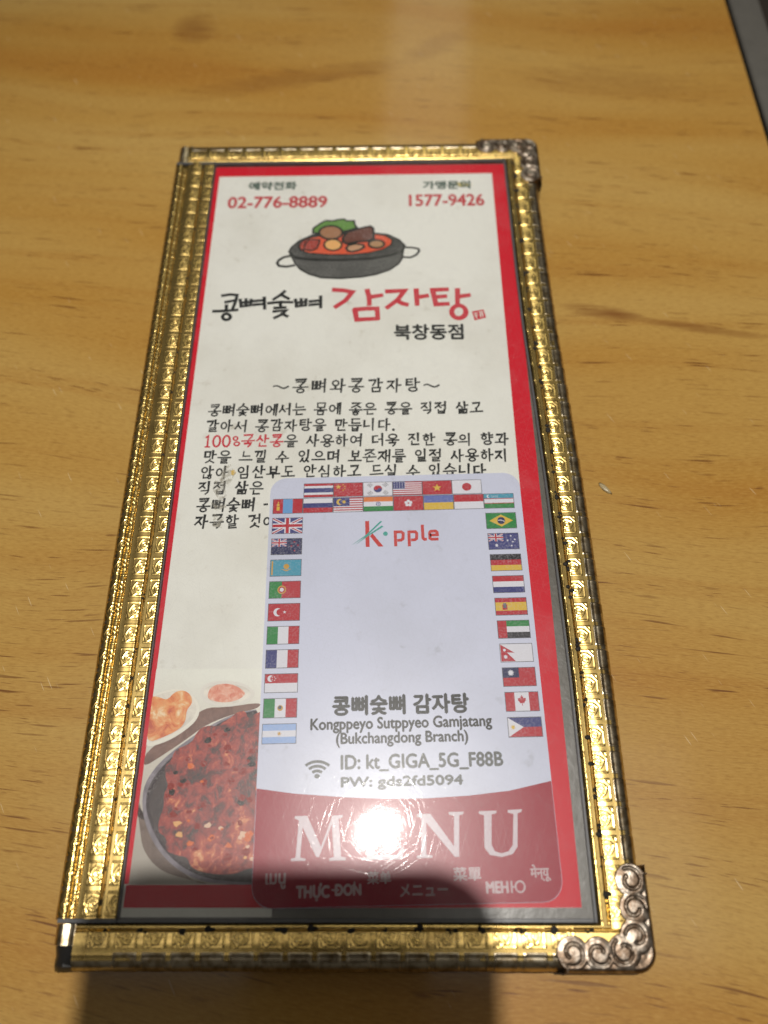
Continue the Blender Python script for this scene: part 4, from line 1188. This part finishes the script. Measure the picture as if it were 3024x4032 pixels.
b = cp(0.02); put_text(b, "DON", -11.0, -6.3, 2.5, 4.5, INK_PALE, 0.12, CT)
b.ribbon([(-11.5, 3.45), (-10.3, 3.47)], 0.28, INK_PALE); b.ribbon([(-7.95, 4.1), (-7.55, 4.35), (-7.5, 4.75)], 0.22, INK_PALE)
b.build("translated_lettering", card)
ctext("translated_lettering", "菜单", -5.3, -1.0, 4.4, 6.5, INK_PALE, 0.05)
ctext("translated_lettering", "メニュー", 0.5, 9.0, 2.4, 4.5, INK_PALE, 0.05)
ctext("translated_lettering", "菜單", 10.0, 15.0, 4.9, 7.2, INK_PALE, 0.05)
b = cp(0.02); put_text(b, "MEH", 15.7, 19.7, 2.9, 4.9, INK_PALE, 0.10, CT)
b.ribbon([(20.25, 3.05), (20.25, 4.85)], 0.3, INK_PALE); b.ribbon([(20.3, 3.95), (20.9, 3.97)], 0.25, INK_PALE); b.ribbon(circle(21.75, 3.98, .82, .88, 16), 0.3, INK_PALE, closed=True)
b.build("translated_lettering", card)
ctext("translated_lettering", "मेन्यू", 23.7, 27.3, 4.8, 7.6, INK_PALE, 0.05)

# wifi symbol
b = cp(0.02)
b.poly(DATA['wifi'][0], INK_GREY2)
for r in (1.35, 2.35, 3.35):
    b.ribbon([(-14.85 + r * 0.98 * math.cos(a), 22.6 + r * 0.86 * math.sin(a)) for a in [math.radians(47 + 86 * k / 10) for k in range(11)]], 0.52, INK_GREY2, caps=False)
b.build("wireless_symbol", card)
# the logo
b = cp(0.02)
for s in DATA['logo_k']:
    b.poly(s, INK_LOGO)
for s in DATA['logo_pple']:
    b.ribbon(s, 0.66, INK_LOGO, caps=False)
for s in DATA['logo_sticks']:
    b.poly(s, INK_TEAL)
b.poly(DATA['logo_dot'][0], INK_TEAL)
b.build("logo", card)

# ---- flags
F = {k: ink("flag_" + k, srgb(*c), 0.45, 0.16, (0.62, 0.60, 0.66)) for k, c in dict(red=(178, 40, 52), white=(218, 218, 228), blue=(56, 60, 120), navy=(40, 44, 84), green=(44, 130, 66),
     yellow=(214, 178, 66), sky=(104, 156, 208), black=(36, 36, 40), aqua=(70, 150, 176), orange=(216, 122, 60), grey=(96, 96, 104), ukblue=(62, 66, 124), lav=(96, 110, 176), gold=(196, 150, 60), lblue=(150, 178, 226)).items()}
def star5(cx, cy, r, asp, n=5, inner=0.40, a0=math.pi / 2):
    return [(cx + (r if i % 2 == 0 else r * inner) * math.cos(a0 + math.pi * i / n) * asp, cy + (r if i % 2 == 0 else r * inner) * math.sin(a0 + math.pi * i / n)) for i in range(2 * n)]
def hs(*cols):       # horizontal stripes, top first
    n = len(cols)
    return [([(0, 1 - (i + 1) / n), (1, 1 - (i + 1) / n), (1, 1 - i / n), (0, 1 - i / n)], c) for i, c in enumerate(cols)]
def vs_(*cols):
    n = len(cols)
    return [([(i / n, 0), ((i + 1) / n, 0), ((i + 1) / n, 1), (i / n, 1)], c) for i, c in enumerate(cols)]
def box(u0, u1, v0, v1):
    return [(u0, v0), (u1, v0), (u1, v1), (u0, v1)]
A = 0.55             # height of a flag over its width
def disc(u, v, r, n=16):
    return circle(u, v, r * A, r, n)
def crescent(u, v, r, bg, fg, sh=0.10):
    return [(disc(u, v, r), fg), (disc(u + sh * A, v, r * 0.80), bg)]
def union(u0, u1, v0, v1):
    q = lambda a, b: (u0 + a * (u1 - u0), v0 + b * (v1 - v0))
    out = [(box(u0, u1, v0, v1), 'ukblue')]
    for w, c in ((.13, 'white'), (.05, 'red')):
        out += [([q(0, w), q(0, 0), q(w * .6, 0), q(1, 1 - w), q(1, 1), q(1 - w * .6, 1)], c), ([q(0, 1 - w), q(0, 1), q(w * .6, 1), q(1, w), q(1, 0), q(1 - w * .6, 0)], c)]
    for w, c in ((.16, 'white'), (.09, 'red')):
        out += [([q(.5 - w * .6, 0), q(.5 + w * .6, 0), q(.5 + w * .6, 1), q(.5 - w * .6, 1)], c), ([q(0, .5 - w), q(1, .5 - w), q(1, .5 + w), q(0, .5 + w)], c)]
    return out
def taegeuk():
    n = 12
    u, v, r = .5, .5, .27
    half = [(u + r * A * math.cos(math.pi * i / n - .5), v + r * math.sin(math.pi * i / n - .5)) for i in range(n + 1)]
    c, s = math.cos(-.5), math.sin(-.5)
    out = [(disc(u, v, r), 'blue'), (half, 'red'), (disc(u - r * .5 * c * A, v - r * .5 * s, r * .5), 'red'), (disc(u + r * .5 * c * A, v + r * .5 * s, r * .5), 'blue')]
    for du, dv, sgn in ((-.27, .30, 1), (.27, .30, -1), (-.27, -.30, -1), (.27, -.30, 1)):
        for k in (-1, 0, 1):
            cx, cy = u + du, v + dv
            dx, dy = (.055, .10 * sgn)
            ox, oy = (-.042 * k * sgn, .07 * k)
            out.append(([(cx - dx + ox, cy - dy + oy - .02), (cx + dx + ox, cy + dy + oy - .02), (cx + dx + ox, cy + dy + oy + .025), (cx - dx + ox, cy - dy + oy + .025)], 'black'))
    return out
FULL = box(0, 1, 0, 1)
def sunrays(u, v, r, n, c):
    return [(star5(u, v, r, A, n, 0.55), c)]
leafpts = [(0, 1), (.12, .72), (.26, .80), (.22, .42), (.42, .60), (.48, .48), (.72, .52), (.62, .28), (.74, .20), (.36, -.12), (.42, -.28), (.06, -.22), (.05, -.6)]
maple = [(.5 + x * .36 * A * .9, .50 + y * .36) for x, y in leafpts] + [(.5 - x * .36 * A * .9, .50 + y * .36) for x, y in leafpts[:0:-1]]
FLAGS = dict(
 TH=(hs('red', 'white', 'blue', 'blue', 'white', 'red'), []),
 CN=([(FULL, 'red')], [(star5(.16, .72, .20, A), 'yellow')] + [(star5(x, y, .07, A), 'yellow') for x, y in ((.32, .88), (.38, .74), (.38, .58), (.32, .46))]),
 KR=([(FULL, 'white')], taegeuk()),
 US=(hs(*(['red', 'white'] * 6 + ['red'])), [(box(0, .42, .46, 1), 'blue')] + [(star5(.05 + .09 * i, .54 + .13 * j, .045, A), 'white') for i in range(5) for j in range(4)]),
 VN=([(FULL, 'red')], [(star5(.5, .48, .30, A), 'yellow')]),
 JP=([(FULL, 'white')], [(disc(.5, .5, .30), 'red')]),
 MN=(vs_('red', 'sky', 'red'), [(box(.12, .22, .20, .48), 'yellow'), (disc(.17, .60, .09), 'yellow'), (star5(.17, .76, .09, A, 3), 'yellow')]),
 RU=(hs('white', 'blue', 'red'), []),
 MY=(hs(*(['red', 'white'] * 6)), [(box(0, .55, .40, 1), 'blue')] + crescent(.22, .70, .22, 'blue', 'yellow') + [(star5(.36, .70, .15, A, 9, .5), 'yellow')]),
 IN=(hs('orange', 'white', 'green'), [(circle(.5, .5, .15 * A, .15, 16), 'blue'), (disc(.5, .5, .11), 'white'), (star5(.5, .5, .11, A, 8, .3), 'lav')]),
 HK=([(FULL, 'red')], [(circle(.5 + .15 * A * math.cos(k * 1.257 + 1.57), .5 + .15 * math.sin(k * 1.257 + 1.57), .11 * A, .11, 8), 'white') for k in range(5)]),
 UA=(hs('lav', 'yellow'), []),
 ID=(hs('red', 'white'), []),
 UZ=(hs('aqua', 'white', 'green'), [(box(0, 1, .64, .69), 'red'), (box(0, 1, .31, .36), 'red')] + crescent(.15, .84, .11, 'aqua', 'white', .06) + [(disc(.28 + .06 * i, .78 + .07 * j, .025, 6), 'white') for i in range(4) for j in range(2)]),
 GB=(union(0, 1, 0, 1), []),
 NZ=([(FULL, 'navy')], union(0, .5, .5, 1) + [(star5(x, y, .08, A), 'red') for x, y in ((.76, .78), (.88, .56), (.66, .52), (.77, .22))]),
 KZ=([(FULL, 'aqua')], [(disc(.52, .58, .17), 'gold'), ([(.34, .42), (.52, .28), (.70, .42), (.60, .40), (.52, .36), (.44, .40)], 'gold'), (box(.03, .08, .06, .94), 'gold')]),
 PT=([(box(0, .4, 0, 1), 'green'), (box(.4, 1, 0, 1), 'red')], [(disc(.4, .5, .26), 'gold'), (disc(.4, .5, .19), 'red'), (disc(.4, .5, .12), 'white')]),
 TR=([(FULL, 'red')], crescent(.30, .5, .25, 'red', 'white', .12) + [(star5(.52, .5, .11, A), 'white')]),
 IT=(vs_('green', 'white', 'red'), []),
 FR=(vs_('blue', 'white', 'red'), []),
 SG=(hs('red', 'white'), crescent(.17, .76, .18, 'red', 'white', .12) + [(disc(.27 + .06 * math.cos(k * 1.257), .76 + .10 * math.sin(k * 1.257), .03, 6), 'white') for k in range(5)]),
 MX=(vs_('green', 'white', 'red'), [(disc(.5, .5, .16), 'gold'), (disc(.49, .53, .10), 'grey')]),
 AR=(hs('lblue', 'white', 'lblue'), [(star5(.5, .5, .13, A, 8, .5), 'gold')]),
 BR=([(FULL, 'green')], [([(.10, .5), (.5, .10), (.90, .5), (.5, .90)], 'yellow'), (disc(.5, .5, .24), 'navy'), ([(.385, .54), (.5, .56), (.615, .46), (.61, .42), (.5, .51), (.39, .50)], 'white')]),
 AU=([(FULL, 'ukblue')], union(0, .5, .5, 1) + [(star5(.26, .24, .13, A, 7, .45), 'white')] + [(star5(x, y, .075, A, 7, .45), 'white') for x, y in ((.76, .84), (.88, .60), (.64, .54), (.76, .20), (.81, .45))]),
 DE=(hs('black', 'red', 'yellow'), []),
 NL=(hs('red', 'white', 'blue'), []),
 ES=(hs('red', 'yellow', 'yellow', 'red'), [(box(.22, .38, .30, .62), 'red'), (box(.25, .35, .40, .70), 'grey')]),
 AE=([(box(.28, 1, .667, 1), 'green'), (box(.28, 1, .333, .667), 'white'), (box(.28, 1, 0, .333), 'black'), (box(0, .28, 0, 1), 'red')], []),
 NP=([(FULL, 'white')], [([(0.01, .02), (0.01, .98), (.44, .50), (.20, .52), (.46, .02)], 'red'), (disc(.13, .66, .08), 'white'), (star5(.15, .27, .13, A, 8, .6), 'white')]),
 TW=([(FULL, 'red')], [(box(0, .5, .46, 1), 'navy'), (star5(.25, .73, .19, A, 12, .6), 'white')]),
 CA=([(box(0, .28, 0, 1), 'red'), (box(.28, .72, 0, 1), 'white'), (box(.72, 1, 0, 1), 'red')], [(maple, 'red')]),
 PH=([(box(0, 1, .5, 1), 'blue'), (box(0, 1, 0, .5), 'red'), ([(0, 0), (.46, .5), (0, 1)], 'white')], [(star5(.14, .5, .15, A, 8, .5), 'yellow')]),
)
FLABEL = dict(TH="flag of red, white and blue stripes", CN="red flag with yellow stars", KR="white flag with red and blue roundel", US="striped flag with starred blue canton", VN="red flag with one yellow star",
 JP="white flag with red disc", MN="red and blue flag with yellow emblem", RU="white, blue and red striped flag", MY="red striped flag with yellow crescent", IN="orange, white and green flag with wheel",
 HK="red flag with white flower", UA="blue over yellow flag", ID="red over white flag", UZ="blue, white and green flag with crescent", GB="blue flag with red and white crosses", NZ="dark navy flag with crossed canton",
 KZ="sky blue flag with golden sun", PT="green and red flag with round shield", TR="red flag with white crescent and star", IT="green, white and red flag", FR="blue, white and red flag",
 SG="red over white flag with crescent", MX="green, white and red flag with eagle emblem", AR="pale blue and white flag with sun", BR="green flag with yellow diamond", AU="blue flag with white stars",
 DE="black, red and yellow flag", NL="red, white and blue striped flag", ES="red and yellow flag with coat of arms", AE="red, green, white and black flag", NP="red double pennant on white", TW="red flag with white sun on blue",
 CA="red and white flag with maple leaf", PH="blue and red flag with white triangle")
def flag(code, xc, yc, w, h):
    a, b_ = cl_(xc, yc)
    def T(p):
        return cw(a + (p[0] - .5) * w, b_ + (p[1] - .5) * h)
    base, emb = FLAGS[code]
    pr = cp(0.012)
    m = 0.035
    pr.poly([T((-m * A, -m)), T((1 + m * A, -m)), T((1 + m * A, 1 + m)), T((-m * A, 1 + m))], F['grey'])
    for p, c in base:
        pr.poly([T(q) for q in p], F[c])
    o = pr.build("flag", card)
    tag(o, FLABEL[code])
    if emb:
        pr2 = Print(pr.z + 0.002)
        for p, c in emb:
            pr2.poly([T(q) for q in p], F[c])
        pr2.build("emblem", o)
for i, c in enumerate("TH CN KR US VN JP".split()):
    flag(c, -16.7 + 6.53 * i, 83.38 + 0.125 * i, 6.35, 3.3)
for i, c in enumerate("MN RU MY IN HK UA ID UZ".split()):
    flag(c, -23.3 + 6.59 * i, 79.52 + 0.137 * i, 6.35, 3.42)
for i, c in enumerate("GB NZ KZ PT TR IT FR SG MX AR".split()):
    flag(c, -23.15 + 0.082 * i, 74.8 - 4.905 * i, 6.4, 3.6)
for i, c in enumerate("BR AU DE NL ES AE NP TW CA PH".split()):
    flag(c, 23.0 + 0.195 * i, 75.7 - 4.88 * i, 6.35, 3.6)

# ------------------------------------------------------------------ the photographer's phone, whose shadow crosses the foot of the folder
phone = bpy.data.objects.new("smartphone", None)
COL.objects.link(phone)
phone.matrix_world = Matrix.Translation(CAM_LOC) @ CAM_ROT.to_4x4()
tag(phone, "black smartphone held above the folder, casting the shadow across its lower edge", "phone")
def pslab(name, pts, z0, z1, mat, bev=0.0):
    o = slab(name, pts, z0, z1, mat, None, bev)
    for v in o.data.vertices:
        v.co.z -= ZP * S
    o.parent = phone
    return o
pslab("body", rounded_rect(-52.0, 11.2, -122.0, 26.0, 11.0, 10), 1.5, 9.0, BLACKP, 0.8)
pslab("screen", rounded_rect(-50.0, 9.2, -120.0, 24.0, 9.5, 10), 9.02, 9.12, BLACKP)
pslab("lens_ring", rounded_rect(-6.5, 6.5, -6.5, 6.5, 6.4, 10), 0.9, 1.48, BLACKP)

# ------------------------------------------------------------------ small things on the table
def flake(x, y, L, W, ang, label):
    v, f = [], []
    n = 12
    z = -ZP
    rnd = random.Random(int(x * 10))
    c, s = math.cos(ang), math.sin(ang)
    for k, (sc_, zz) in enumerate(((1.0, 0.01), (0.8, 0.22), (0.35, 0.34))):
        for i in range(n):
            t_ = 2 * math.pi * i / n
            r = rnd.uniform(.85, 1.1)
            a, b_ = L / 2 * sc_ * r * math.cos(t_), W / 2 * sc_ * r * math.sin(t_) * (1 - 0.4 * math.cos(t_))
            v.append((x + a * c - b_ * s, y + a * s + b_ * c, z + zz))
    for k in range(2):
        for i in range(n):
            j = (i + 1) % n
            f.append((k * n + i, k * n + j, (k + 1) * n + j, (k + 1) * n + i))
    f.append(tuple(range(2 * n, 3 * n)))
    f.append(tuple(range(n - 1, -1, -1)))
    t = NT("dried_drop")
    m = t.set(Base_Color=(0.62, 0.50, 0.28), Roughness=t.math('ADD', 0.15, t.math('MULTIPLY', t.noise(t.coords((1, 1, 1))), 0.2)), Transmission_Weight=0.35, IOR=1.4)
    o = mesh_obj("crumb", v, f, m, None, True)
    tag(o, label, "crumb")
flake(48.0, 86.2, 4.0, 1.3, -0.85, "small translucent dried flake on the wood beside the folder's right border")
